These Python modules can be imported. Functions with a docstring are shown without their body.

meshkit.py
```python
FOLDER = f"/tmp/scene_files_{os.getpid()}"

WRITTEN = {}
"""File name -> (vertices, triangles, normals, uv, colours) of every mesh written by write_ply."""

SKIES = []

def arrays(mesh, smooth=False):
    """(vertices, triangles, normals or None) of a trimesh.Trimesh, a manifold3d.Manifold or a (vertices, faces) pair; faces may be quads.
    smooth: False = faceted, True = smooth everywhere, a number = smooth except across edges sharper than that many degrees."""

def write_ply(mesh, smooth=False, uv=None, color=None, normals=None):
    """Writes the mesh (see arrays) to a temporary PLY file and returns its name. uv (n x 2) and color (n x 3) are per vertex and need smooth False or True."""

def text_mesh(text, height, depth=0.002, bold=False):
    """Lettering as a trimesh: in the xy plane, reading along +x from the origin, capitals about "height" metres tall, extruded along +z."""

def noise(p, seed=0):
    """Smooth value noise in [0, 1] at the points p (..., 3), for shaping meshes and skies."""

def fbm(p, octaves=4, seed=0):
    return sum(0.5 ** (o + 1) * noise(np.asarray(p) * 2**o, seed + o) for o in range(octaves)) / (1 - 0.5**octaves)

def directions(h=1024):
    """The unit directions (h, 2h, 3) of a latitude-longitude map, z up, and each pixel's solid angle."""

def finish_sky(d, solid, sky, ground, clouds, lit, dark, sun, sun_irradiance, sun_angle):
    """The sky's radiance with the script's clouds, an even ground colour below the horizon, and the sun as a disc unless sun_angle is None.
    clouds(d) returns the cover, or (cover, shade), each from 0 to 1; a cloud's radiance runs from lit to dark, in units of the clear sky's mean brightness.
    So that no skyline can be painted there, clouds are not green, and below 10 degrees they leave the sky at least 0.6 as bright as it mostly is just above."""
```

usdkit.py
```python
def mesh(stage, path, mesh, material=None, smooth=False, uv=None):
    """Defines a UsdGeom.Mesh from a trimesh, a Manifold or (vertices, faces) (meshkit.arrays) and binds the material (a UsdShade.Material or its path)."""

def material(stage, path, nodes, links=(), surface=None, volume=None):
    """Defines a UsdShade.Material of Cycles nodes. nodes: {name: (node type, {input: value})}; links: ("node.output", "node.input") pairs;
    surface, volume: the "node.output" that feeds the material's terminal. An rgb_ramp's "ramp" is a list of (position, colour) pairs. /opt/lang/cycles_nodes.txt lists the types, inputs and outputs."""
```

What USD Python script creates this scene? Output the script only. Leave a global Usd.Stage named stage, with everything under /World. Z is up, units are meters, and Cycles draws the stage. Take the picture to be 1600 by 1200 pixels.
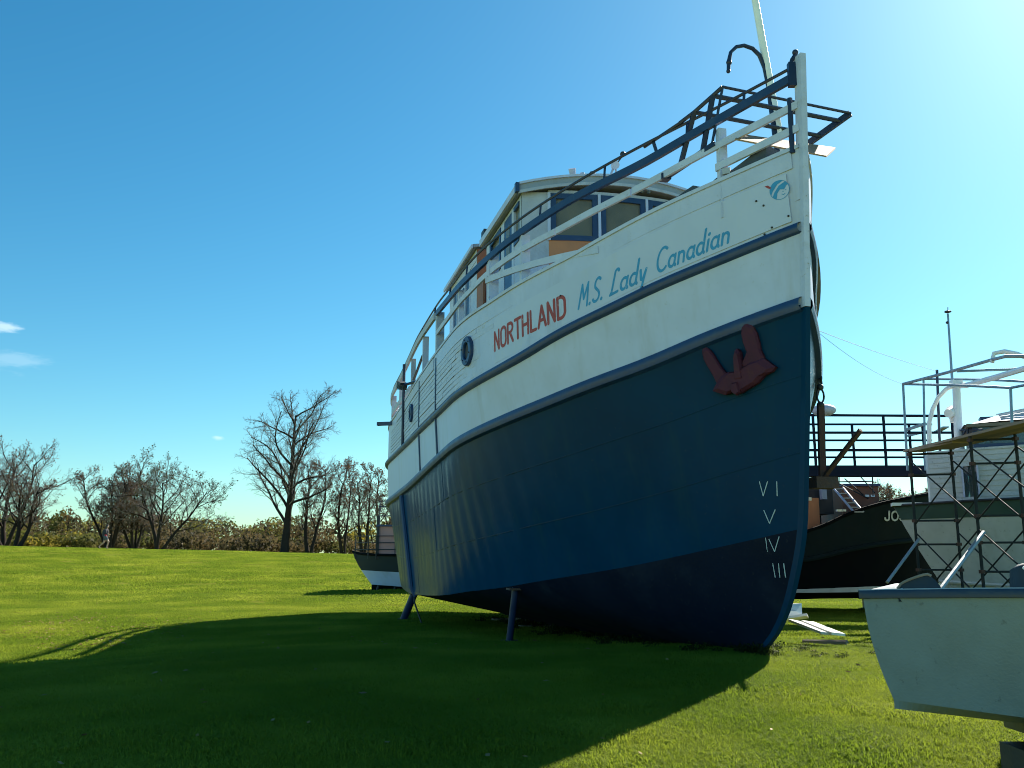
import math, random
import numpy as np, trimesh
import usdkit, meshkit
from pxr import Usd, UsdGeom, UsdLux, UsdShade, Gf, Sdf, Vt
from shapely.geometry import Polygon, LineString, Point, box as sbox
from shapely.ops import unary_union
from shapely import affinity

# ------------------------------------------------------------------ camera, sky, sun
stage = Usd.Stage.CreateInMemory()
UsdGeom.SetStageUpAxis(stage, 'Z'); UsdGeom.SetStageMetersPerUnit(stage, 1.0)
UsdGeom.Xform.Define(stage, '/World'); UsdGeom.Scope.Define(stage, '/World/Looks')
EYE, PITCH, FPX = 1.08, math.degrees(math.atan(270 / 1450)), 1450.0
cam = UsdGeom.Camera.Define(stage, '/World/camera')
cam.AddTranslateOp().Set(Gf.Vec3d(0, 0, EYE)); cam.AddRotateXOp().Set(90 + PITCH)
cam.CreateHorizontalApertureAttr(36.0); cam.CreateVerticalApertureAttr(27.0)
cam.CreateFocalLengthAttr(36.0 * FPX / 1600); cam.CreateClippingRangeAttr(Gf.Vec2f(0.05, 5000))
cam.CreateExposureAttr(1.38)
SUN_AZ, SUN_EL = math.radians(38.0), math.radians(36.0)
SKY_STRENGTH, SUN_POWER = 0.053, 1.25
sun = UsdLux.DistantLight.Define(stage, '/World/sun')
sun.CreateNormalizeAttr(True); sun.CreateIntensityAttr(SUN_POWER); sun.CreateAngleAttr(0.5); sun.CreateColorAttr(Gf.Vec3f(1.0, 0.93, 0.80))
_d = Gf.Vec3d(-math.cos(SUN_EL) * math.sin(SUN_AZ), -math.cos(SUN_EL) * math.cos(SUN_AZ), -math.sin(SUN_EL))
sun.AddTransformOp().Set(Gf.Matrix4d(Gf.Rotation(Gf.Vec3d(0, 0, -1), _d), Gf.Vec3d(0, 0, 40)))
def dirpx(u, v):
    p = math.radians(PITCH); a, b = (u - 800) / FPX, (600 - v) / FPX
    d = np.array([a, math.cos(p) - math.sin(p) * b, math.sin(p) + math.cos(p) * b]); return d / np.linalg.norm(d)
def sky_material():
    n = {'sky': ('sky_texture', dict(sky_type='single_scattering', sun_disc=False, sun_elevation=SUN_EL, sun_rotation=SUN_AZ, altitude=100.0, air_density=1.0, aerosol_density=0.42, ozone_density=2.2)),
         'tint': ('mix_color', dict(blend_type='multiply', fac=1.0, b=(0.83, 1.11, 1.06), use_clamp=False)),
         'sat': ('hsv', dict(saturation=1.25)),
         'tc': ('texture_coordinate', {}),
         'map': ('mapping', dict(scale=(9.0, 9.0, 34.0))),
         'no': ('noise_texture', dict(scale=3.0, detail=5.0, roughness=0.62)),
         'bg': ('background_shader', dict(strength=SKY_STRENGTH))}
    l = [('sky.color', 'tint.a'), ('tint.result', 'sat.color'), ('tc.generated', 'map.vector'), ('map.vector', 'no.vector')]
    last = 'sat.color'
    for i, (u, v, half, cover) in enumerate([(6, 511, 1.35, 0.55), (26, 565, 2.4, 0.18), (341, 684, 0.7, 0.4)]):   # three wisps of cloud
        d = dirpx(u, v)
        n[f'dist{i}'] = ('vector_math', dict(math_type='subtract', vector2=tuple(d)))
        n[f'sc{i}'] = ('vector_math', dict(math_type='multiply', vector2=(1, 1, 2.9)))
        n[f'len{i}'] = ('vector_math', dict(math_type='length'))
        n[f'fall{i}'] = ('map_range', dict(from_min=0.0, from_max=math.radians(half) * 1.5, to_min=0.62, to_max=-0.35, clamp=True))
        n[f'add{i}'] = ('math', dict(math_type='add'))
        n[f'th{i}'] = ('map_range', dict(range_type='smoothstep', from_min=0.62, from_max=0.98, to_min=0.0, to_max=cover, clamp=True))
        n[f'mx{i}'] = ('mix_color', dict(blend_type='mix', b=(7.5, 9.0, 9.6), use_clamp=False))
        l += [('tc.generated', f'dist{i}.vector1'), (f'dist{i}.vector', f'sc{i}.vector1'), (f'sc{i}.vector', f'len{i}.vector1'), (f'len{i}.value', f'fall{i}.value'),
              (f'fall{i}.result', f'add{i}.value1'), ('no.fac', f'add{i}.value2'), (f'add{i}.value', f'th{i}.value'), (f'th{i}.result', f'mx{i}.fac'), (last, f'mx{i}.a')]
        last = f'mx{i}.result'
    l.append((last, 'bg.color'))
    return usdkit.material(stage, '/World/Looks/sky', n, l, surface='bg.background')
dome = UsdLux.DomeLight.Define(stage, '/World/sky')
UsdShade.MaterialBindingAPI.Apply(dome.GetPrim()).Bind(sky_material())
dome.GetPrim().SetCustomDataByKey('kind', 'structure')

# ------------------------------------------------------------------ helpers
rng = np.random.default_rng(7); random.seed(7)
_names = {}
def numbered(parent, name):
    k = (str(parent), name); n = _names.get(k, -1) + 1; _names[k] = n
    return name if n == 0 else f'{name}_{n:03d}'
def _path(parent): return '/World' if parent is None else str(parent.GetPath())
def tag(o, label=None, cat=None, group=None, kind=None):
    p = o.GetPrim() if hasattr(o, 'GetPrim') else o
    for k, v in (('label', label), ('category', cat), ('group', group), ('kind', kind)):
        if v: p.SetCustomDataByKey(k, v)
    return p
def thing(name, label=None, cat=None, group=None, parent=None, loc=None, rz=0.0):
    pp = _path(parent); x = UsdGeom.Xform.Define(stage, pp + '/' + numbered(pp, name))
    if loc is not None: x.AddTranslateOp().Set(Gf.Vec3d(*map(float, loc)))
    if rz: x.AddRotateZOp().Set(float(rz))
    return tag(x, label, cat, group)
def obj(name, mesh, m, parent=None, smooth=False):
    if isinstance(mesh, MB): mesh = mesh.get()
    pp = _path(parent)
    return usdkit.mesh(stage, pp + '/' + numbered(pp, name), mesh, m, smooth=smooth).GetPrim()
def dup(root, loc, rz=0.0, label=None, group=None):
    was = root.GetCustomData()
    import re
    r = thing(re.sub(r'_\d{3}$', '', root.GetName()), label or was.get('label'), was.get('category'), group or was.get('group'), None, loc, rz)
    r.GetReferences().AddInternalReference(root.GetPath()); r.SetInstanceable(True)
    return r
def unit(v): v = np.asarray(v, float); return v / (np.linalg.norm(v) + 1e-12)
class MB:
    def __init__(s): s.v, s.f, s.n = [], [], 0
    def add(s, v, f):
        v = np.asarray(v, float); f = np.asarray(f, int)
        if f.shape[1] == 4: f = np.vstack([f[:, [0, 1, 2]], f[:, [0, 2, 3]]])
        s.v.append(v); s.f.append(f + s.n); s.n += len(v); return s
    def mesh(s, m): return s.add(np.array(m.vertices), np.array(m.faces))
    def get(s): return np.vstack(s.v), np.vstack(s.f)
    def hexa(s, p):                                         # eight corners: bottom four round, top four round
        return s.add(p, [[3, 2, 1, 0], [4, 5, 6, 7], [0, 1, 5, 4], [1, 2, 6, 5], [2, 3, 7, 6], [3, 0, 4, 7]])
    def box(s, c, d, R=None, taper=1.0):
        x, y, z = np.asarray(d, float) / 2
        p = np.array([[-x, -y, -z], [x, -y, -z], [x, y, -z], [-x, y, -z], [-x * taper, -y * taper, z], [x * taper, -y * taper, z], [x * taper, y * taper, z], [-x * taper, y * taper, z]])
        return s.hexa((p if R is None else p @ np.asarray(R).T) + np.asarray(c, float))
    def beam(s, p0, p1, w, h, up=(0, 0, 1)):
        p0, p1 = np.asarray(p0, float), np.asarray(p1, float); t = unit(p1 - p0); r = unit(np.cross(t, up)); n = np.cross(r, t)
        c = [(-w / 2, -h / 2), (w / 2, -h / 2), (w / 2, h / 2), (-w / 2, h / 2)]
        return s.hexa(np.array([p0 + a * r + b * n for a, b in c] + [p1 + a * r + b * n for a, b in c])[[0, 1, 2, 3, 4, 5, 6, 7]])
    def tube(s, pts, r, n=8, cap=True):
        p = np.asarray(pts, float); R = np.broadcast_to(r, (len(p),))
        t = np.gradient(p, axis=0); t /= np.linalg.norm(t, axis=1, keepdims=True) + 1e-12
        a = np.zeros_like(t); a[0] = unit(np.cross(t[0], [0, 0, 1.0] if abs(t[0, 2]) < .9 else [1.0, 0, 0]))
        for i in range(1, len(p)): a[i] = unit(a[i - 1] - t[i] * (a[i - 1] @ t[i]))
        b = np.cross(t, a); g = np.arange(n) * 2 * np.pi / n
        v = p[:, None] + R[:, None, None] * (np.cos(g)[None, :, None] * a[:, None] + np.sin(g)[None, :, None] * b[:, None])
        i, j = np.meshgrid(np.arange(len(p) - 1), np.arange(n), indexing='ij')
        q = np.stack([i * n + j, i * n + (j + 1) % n, (i + 1) * n + (j + 1) % n, (i + 1) * n + j], -1).reshape(-1, 4)
        f = np.vstack([q[:, [0, 1, 2]], q[:, [0, 2, 3]]]); v = v.reshape(-1, 3)
        if cap:
            m = len(v); v = np.vstack([v, p[0], p[-1]]); e = (len(p) - 1) * n
            f = np.vstack([f, [[m, (k + 1) % n, k] for k in range(n)], [[m + 1, e + k, e + (k + 1) % n] for k in range(n)]])
        return s.add(v, f)
    def strip(s, A, B):                                      # ruled surface between two rows of points
        A, B = np.asarray(A, float), np.asarray(B, float); n = len(A)
        return s.add(np.vstack([A, B]), [[i, i + 1, n + i + 1, n + i] for i in range(n - 1)])
    def ribbon(s, rows, close=False):                        # rows: section corners along a path -> closed bar
        R = np.asarray(rows, float); m, k = R.shape[:2]
        f = [[i * k + j, i * k + (j + 1) % k, (i + 1) * k + (j + 1) % k, (i + 1) * k + j] for i in range(m - 1) for j in range(k)]
        s.add(R.reshape(-1, 3), f)
        if not close and k == 4:
            s.add(R[0], [[3, 2, 1, 0]]); s.add(R[-1], [[0, 1, 2, 3]])
        return s
    def ball(s, c, r, sub=2, sc=(1, 1, 1)):
        m = trimesh.creation.icosphere(sub, 1.0); return s.add(m.vertices * np.asarray(sc) * r + np.asarray(c, float), m.faces)
    def grid(s, P):
        P = np.asarray(P, float); a, b = P.shape[:2]; i, j = np.meshgrid(np.arange(a - 1), np.arange(b - 1), indexing='ij')
        return s.add(P.reshape(-1, 3), np.stack([i * b + j, (i + 1) * b + j, (i + 1) * b + j + 1, i * b + j + 1], -1).reshape(-1, 4))
def rotz(a): c, s = math.cos(a), math.sin(a); return np.array([[c, -s, 0], [s, c, 0], [0, 0, 1]])

# ------------------------------------------------------------------ materials
def paint(name, c, rough=0.5, var=0.12, scale=3.0, stain=None, stain_amt=0.35, stain_scale=(2.5, 2.5, 0.7), bump=0.15, bump_scale=40.0, spec=0.5, metallic=0.0, speck=None, speck_amt=0.5):
    c = np.array(c, float)
    n = {'g': ('geometry', {}), 'n1': ('noise_texture', dict(scale=scale, detail=5.0, roughness=0.6)),
         'r1': ('rgb_ramp', dict(ramp=[(0.25, tuple(c * (1 - var))), (0.75, tuple(np.minimum(c * (1 + var), 0.95)))])),
         'nb': ('noise_texture', dict(scale=bump_scale, detail=4.0)), 'b': ('bump', dict(strength=bump, distance=0.01)),
         'mr': ('map_range', dict(from_min=0.3, from_max=0.7, to_min=rough * 0.85, to_max=min(rough * 1.2, 1.0))),
         'p': ('principled_bsdf', dict(roughness=rough, specular_ior_level=spec, metallic=metallic))}
    l = [('g.position', 'n1.vector'), ('n1.fac', 'r1.fac'), ('g.position', 'nb.vector'), ('nb.fac', 'b.height'), ('b.normal', 'p.normal'), ('n1.fac', 'mr.value'), ('mr.result', 'p.roughness')]
    last = 'r1.color'
    if stain is not None:
        n['m'] = ('mapping', dict(scale=stain_scale)); n['n2'] = ('noise_texture', dict(scale=1.0, detail=6.0, roughness=0.65))
        n['r2'] = ('map_range', dict(range_type='smoothstep', from_min=0.5, from_max=0.78, to_min=0.0, to_max=stain_amt, clamp=True))
        n['x'] = ('mix_color', dict(b=tuple(stain)))
        l += [('g.position', 'm.vector'), ('m.vector', 'n2.vector'), ('n2.fac', 'r2.value'), ('r2.result', 'x.fac'), (last, 'x.a')]; last = 'x.result'
    if speck is not None:
        n['n3'] = ('noise_texture', dict(scale=14.0, detail=6.0, roughness=0.75))
        n['r3'] = ('map_range', dict(range_type='smoothstep', from_min=0.60, from_max=0.68, to_min=0.0, to_max=speck_amt, clamp=True))
        n['y'] = ('mix_color', dict(b=tuple(speck)))
        l += [('g.position', 'n3.vector'), ('n3.fac', 'r3.value'), ('r3.result', 'y.fac'), (last, 'y.a')]; last = 'y.result'
    l.append((last, 'p.base_color'))
    return usdkit.material(stage, '/World/Looks/' + name, n, l, surface='p.BSDF')
def leafy(name, stops, scale=0.4, trans=0.4, rough=0.6, rand=0.45):
    n = {'g': ('geometry', {}), 'n': ('noise_texture', dict(scale=scale, detail=3.0)), 'rp': ('math', dict(math_type='multiply_add', value2=rand, value3=-rand / 2)), 'ad': ('math', dict(math_type='add')),
         'r': ('rgb_ramp', dict(ramp=stops)), 'd': ('principled_bsdf', dict(roughness=rough, specular_ior_level=0.12)), 't': ('translucent_bsdf', {}), 'm': ('mix_closure', dict(fac=trans))}
    l = [('g.position', 'n.vector'), ('g.random_per_island', 'rp.value1'), ('rp.value', 'ad.value1'), ('n.fac', 'ad.value2'), ('ad.value', 'r.fac'), ('r.color', 'd.base_color'), ('r.color', 't.color'), ('d.BSDF', 'm.closure1'), ('t.BSDF', 'm.closure2')]
    return usdkit.material(stage, '/World/Looks/' + name, n, l, surface='m.closure')
def pane(name, tint=(0.9, 0.95, 0.95), dust=0.0, dust_col=(0.3, 0.3, 0.28)):
    n = {'f': ('fresnel', dict(IOR=1.5)), 'tr': ('transparent_bsdf', dict(color=tint)), 'gl': ('glossy_bsdf', dict(color=(1, 1, 1), roughness=0.03)), 'm': ('mix_closure', {}),
         'g': ('geometry', {}), 'n': ('noise_texture', dict(scale=1.6, detail=5.0)), 'mr': ('map_range', dict(from_min=0.25, from_max=0.75, to_min=dust * 0.6, to_max=min(1.0, dust * 1.25), clamp=True)),
         'd': ('diffuse_bsdf', dict(color=dust_col)), 'm2': ('mix_closure', {})}
    l = [('f.fac', 'm.fac'), ('tr.BSDF', 'm.closure1'), ('gl.BSDF', 'm.closure2'), ('g.position', 'n.vector'), ('n.fac', 'mr.value'), ('mr.result', 'm2.fac'), ('m.closure', 'm2.closure1'), ('d.BSDF', 'm2.closure2')]
    return usdkit.material(stage, '/World/Looks/' + name, n, l, surface='m2.closure')
M = {}
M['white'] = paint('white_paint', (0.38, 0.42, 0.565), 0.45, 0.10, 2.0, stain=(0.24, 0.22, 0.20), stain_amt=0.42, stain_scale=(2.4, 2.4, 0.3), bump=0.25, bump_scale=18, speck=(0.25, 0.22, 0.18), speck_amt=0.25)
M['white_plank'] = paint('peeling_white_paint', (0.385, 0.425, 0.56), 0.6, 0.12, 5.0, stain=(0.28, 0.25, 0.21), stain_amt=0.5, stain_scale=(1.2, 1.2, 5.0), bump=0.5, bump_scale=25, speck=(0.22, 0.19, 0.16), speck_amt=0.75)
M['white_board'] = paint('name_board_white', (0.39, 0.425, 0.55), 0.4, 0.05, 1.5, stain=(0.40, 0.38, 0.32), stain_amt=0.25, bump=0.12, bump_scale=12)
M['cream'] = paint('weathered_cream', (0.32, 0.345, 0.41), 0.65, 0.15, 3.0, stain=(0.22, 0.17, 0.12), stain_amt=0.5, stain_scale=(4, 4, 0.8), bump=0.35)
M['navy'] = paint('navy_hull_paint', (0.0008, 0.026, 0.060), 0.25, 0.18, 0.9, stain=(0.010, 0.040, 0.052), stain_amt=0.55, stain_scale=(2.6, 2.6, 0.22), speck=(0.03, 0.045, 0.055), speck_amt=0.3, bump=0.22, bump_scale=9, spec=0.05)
M['navy_bottom'] = paint('shaded_navy_bottom_paint', (0.0015, 0.0045, 0.014), 0.6, 0.22, 1.6, spec=0.12, stain=(0.015, 0.022, 0.035), stain_amt=0.4, stain_scale=(1.5, 1.5, 1.5), bump=0.3, bump_scale=14, speck=(0.04, 0.04, 0.04), speck_amt=0.25)  # bottom paint, its colour also darkened for the shade under the chine
M['blue_trim'] = paint('blue_trim_paint', (0.007, 0.028, 0.085), 0.42, 0.2, 4.0, stain=(0.05, 0.07, 0.10), stain_amt=0.4, stain_scale=(5, 5, 5), bump=0.3, bump_scale=30)
M['blue_steel'] = paint('blue_steel_paint', (0.005, 0.012, 0.038), 0.4, 0.2, 5.0, bump=0.2)
M['letter_red'] = paint('lettering_red', (0.26, 0.030, 0.026), 0.55, 0.2, 9.0, bump=0.1, speck=(0.40, 0.38, 0.38), speck_amt=0.6)
M['letter_blue'] = paint('lettering_blue', (0.02, 0.20, 0.40), 0.55, 0.15, 9.0, bump=0.1, speck=(0.38, 0.42, 0.48), speck_amt=0.5)
M['mark_white'] = paint('draft_mark_paint', (0.42, 0.45, 0.46), 0.6, 0.25, 20.0, bump=0.2)
M['anchor_red'] = paint('anchor_red_paint', (0.055, 0.012, 0.026), 0.7, 0.25, 6.0, spec=0.2, stain=(0.06, 0.025, 0.02), stain_amt=0.7, stain_scale=(6, 6, 6), bump=0.5, bump_scale=30)
M['rust'] = paint('rusty_iron', (0.06, 0.028, 0.02), 0.8, 0.35, 8.0, stain=(0.12, 0.05, 0.02), stain_amt=0.6, stain_scale=(9, 9, 9), bump=0.6)
M['black'] = paint('black_iron', (0.012, 0.012, 0.014), 0.5, 0.2, 5.0, bump=0.2)
M['orange_ply'] = paint('orange_panel', (0.42, 0.16, 0.07), 0.7, 0.15, 3.0, stain=(0.20, 0.09, 0.05), stain_amt=0.5, stain_scale=(3, 3, 0.6), bump=0.2)
M['brown'] = paint('brown_panel', (0.24, 0.085, 0.045), 0.7, 0.15, 3.0, stain=(0.10, 0.05, 0.03), stain_amt=0.5, stain_scale=(4, 4, 0.5), bump=0.2)
M['roof_grey'] = paint('roof_grey', (0.215, 0.245, 0.30), 0.6, 0.1, 3.0, stain=(0.2, 0.17, 0.13), stain_amt=0.4, bump=0.25)
M['ply'] = paint('plywood', (0.27, 0.155, 0.065), 0.65, 0.15, 4.0, stain=(0.25, 0.16, 0.09), stain_amt=0.4, stain_scale=(12, 1, 4), bump=0.2)
M['scaffold_plank'] = paint('scaffold_plank', (0.24, 0.185, 0.125), 0.8, 0.25, 4.0, stain=(0.12, 0.10, 0.08), stain_amt=0.6, stain_scale=(6, 1, 6), bump=0.4)
M['timber'] = paint('grey_timber', (0.17, 0.14, 0.11), 0.85, 0.25, 5.0, stain=(0.07, 0.06, 0.05), stain_amt=0.5, stain_scale=(2, 2, 9), bump=0.5)
M['tarp'] = paint('dark_tarp', (0.035, 0.045, 0.06), 0.7, 0.3, 7.0, bump=0.6, bump_scale=25)
M['deck'] = paint('deck_paint', (0.16, 0.15, 0.14), 0.8, 0.2, 3.0, bump=0.4)
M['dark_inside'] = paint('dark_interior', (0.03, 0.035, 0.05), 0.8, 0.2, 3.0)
M['dusty_glass'] = pane('dusty_glass', (0.55, 0.55, 0.5), 0.62, (0.16, 0.135, 0.10))
M['glass'] = pane('window_glass', (0.5, 0.6, 0.62), 0.12)
M['grey_hull'] = paint('grey_boat_paint', (0.125, 0.158, 0.165), 0.55, 0.10, 6.0, stain=(0.085, 0.12, 0.125), stain_amt=0.6, stain_scale=(5, 5, 2.5), bump=0.35, bump_scale=60, speck=(0.05, 0.055, 0.055), speck_amt=0.55)
M['grey_blue'] = paint('gunwale_blue', (0.004, 0.014, 0.034), 0.4, 0.15, 6.0, stain=(0.03, 0.05, 0.07), stain_amt=0.3, stain_scale=(6, 6, 6), bump=0.2)
M['white_clean'] = paint('white_gelcoat', (0.74, 0.74, 0.70), 0.35, 0.06, 4.0, stain=(0.4, 0.36, 0.3), stain_amt=0.3, bump=0.1)
M['vinyl'] = paint('dark_vinyl', (0.005, 0.012, 0.020), 0.55, 0.2, 6.0, bump=0.25)
M['tug_black'] = paint('tug_black', (0.002, 0.003, 0.004), 0.8, 0.25, 2.0, stain=(0.005, 0.006, 0.007), stain_amt=0.5, bump=0.3, spec=0.08)
M['blue_dark'] = paint('dark_blue_steel', (0.003, 0.007, 0.020), 0.6, 0.2, 5.0, spec=0.12, bump=0.2)
M['tug_side'] = paint('tug_side', (0.005, 0.012, 0.014), 0.75, 0.25, 2.0, spec=0.12, stain=(0.012, 0.016, 0.018), stain_amt=0.5, bump=0.3)
M['far_hull'] = paint('far_hull_grey', (0.022, 0.030, 0.034), 0.7, 0.15, 2.0, bump=0.2, spec=0.2)
M['green_band'] = paint('green_band', (0.03, 0.065, 0.06), 0.5, 0.2, 3.0, bump=0.2)
M['white_old'] = paint('old_white_hull', (0.42, 0.44, 0.44), 0.6, 0.12, 3.0, stain=(0.2, 0.19, 0.14), stain_amt=0.45, stain_scale=(2, 2, 0.5), bump=0.35, bump_scale=22, speck=(0.07, 0.07, 0.06), speck_amt=0.6)
M['pipe_white'] = paint('white_pipe', (0.70, 0.70, 0.68), 0.4, 0.08, 6.0, bump=0.1)
M['pipe_blue'] = paint('awning_pipe', (0.16, 0.24, 0.30), 0.35, 0.2, 6.0, bump=0.1, metallic=0.3)
M['scaffold'] = paint('scaffold_steel', (0.022, 0.028, 0.030), 0.75, 0.25, 9.0, spec=0.15, stain=(0.10, 0.05, 0.03), stain_amt=0.4, stain_scale=(9, 9, 9), bump=0.3)
M['galv'] = paint('galvanised_pipe', (0.28, 0.31, 0.33), 0.4, 0.15, 9.0, bump=0.2, metallic=0.4)
M['pink'] = paint('pink_cabin', (0.36, 0.18, 0.17), 0.7, 0.12, 2.0, bump=0.2)
M['skin'] = paint('skin', (0.38, 0.22, 0.16), 0.55, 0.06, 9.0, bump=0.05)
M['cloth_dark'] = paint('dark_cloth', (0.015, 0.016, 0.024), 0.9, 0.2, 9.0, bump=0.4)
M['cloth_red'] = paint('red_cloth', (0.32, 0.025, 0.04), 0.9, 0.15, 9.0, bump=0.4)
M['cloth_grey'] = paint('grey_cloth', (0.06, 0.07, 0.09), 0.9, 0.15, 9.0, bump=0.4)
M['hair'] = paint('dark_hair', (0.012, 0.009, 0.008), 0.6, 0.2, 30.0, bump=0.4)
M['bark'] = paint('bark', (0.022, 0.017, 0.015), 0.9, 0.3, 4.0, spec=0.1, bump=0.8, bump_scale=18)
M['twig'] = paint('twig_bark', (0.15, 0.125, 0.12), 0.9, 0.25, 2.0, spec=0.1, bump=0.2)
M['rope'] = paint('rope', (0.10, 0.12, 0.13), 0.8, 0.1, 5.0)
M['leaf_rust'] = leafy('leaf_rust', [(0.2, (0.08, 0.045, 0.025)), (0.5, (0.13, 0.075, 0.032)), (0.8, (0.18, 0.12, 0.05))], 0.5)
M['leaf_olive'] = leafy('leaf_olive', [(0.2, (0.035, 0.04, 0.012)), (0.5, (0.085, 0.075, 0.02)), (0.8, (0.16, 0.13, 0.03))], 0.5)
M['weed'] = leafy('weed_leaf', [(0.2, (0.02, 0.035, 0.008)), (0.6, (0.05, 0.06, 0.015)), (0.85, (0.10, 0.075, 0.03))], 3.0)
M['litter'] = leafy('fallen_leaf', [(0.2, (0.20, 0.13, 0.05)), (0.5, (0.33, 0.25, 0.11)), (0.8, (0.42, 0.36, 0.22))], 3.0, trans=0.2)
M['wood'] = leafy('autumn_wood', [(0.28, (0.055, 0.050, 0.028)), (0.38, (0.095, 0.068, 0.032)), (0.48, (0.075, 0.085, 0.024)), (0.58, (0.23, 0.185, 0.03)), (0.66, (0.065, 0.085, 0.024)), (0.78, (0.12, 0.075, 0.032))], 0.085, trans=0.5, rand=0.22)
M['grass_blade'] = leafy('grass_blade', [(0.2, (0.15, 0.215, 0.018)), (0.42, (0.25, 0.30, 0.03)), (0.58, (0.33, 0.355, 0.05)), (0.8, (0.46, 0.44, 0.13))], 0.42, trans=0.5, rough=0.75)

# ------------------------------------------------------------------ the ground
def smooth01(x): x = np.clip(x, 0, 1); return x * x * (3 - 2 * x)
from scipy.interpolate import PchipInterpolator
_near = PchipInterpolator([-60, 0, 5, 8, 10.6, 15, 23, 28, 36, 700], [-.34, -.32, -.22, -.07, 0.0, -.2, -.36, -.38, -.36, -.36])
_bank = PchipInterpolator([-60, 26, 31, 36, 48, 60, 68, 78, 120, 700], [0, 0, 0.04, .13, .50, .86, 1.0, 1.0, .92, .92])
def ground_z(x, y):
    x, y = np.asarray(x, float), np.asarray(y, float)
    crest = 1.56 + np.clip(-11 - x, -30, 60) * 0.024
    z = _near(np.clip(y, -60, 700)) + _bank(np.clip(y, -60, 700)) * np.maximum(crest, 1.1) * (1 - 0.85 * smooth01((x - 2) / 22))
    z = z - .30 * smooth01((-x - 1.5) / 6.5) * np.exp(-((y - 13.5) / 6.5) ** 2)
    p = np.stack([x * .13, y * .13, np.zeros_like(x)], -1)
    rough = smooth01((y - 16) / 20) * 0.5 + 0.5
    z = z + (meshkit.fbm(p, 3, 3) - .5) * 0.16 * rough + (meshkit.noise(np.stack([x * .9, y * .9, x * 0], -1), 5) - .5) * 0.025
    d = np.hypot(x - 3.0, y - 10.9); return z * (1 - np.exp(-(d / 1.2) ** 2) * .8)
def axis(lo, hi, n, c, k):
    a, b = math.asinh((lo - c) / k), math.asinh((hi - c) / k); return c + k * np.sinh(np.linspace(a, b, n))
gx, gy = axis(-420, 420, 300, 0, 6), axis(-25, 700, 320, 9, 7)
GX, GY = np.meshgrid(gx, gy, indexing='ij')
gm = MB().grid(np.stack([GX, GY, ground_z(GX, GY)], -1))
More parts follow.
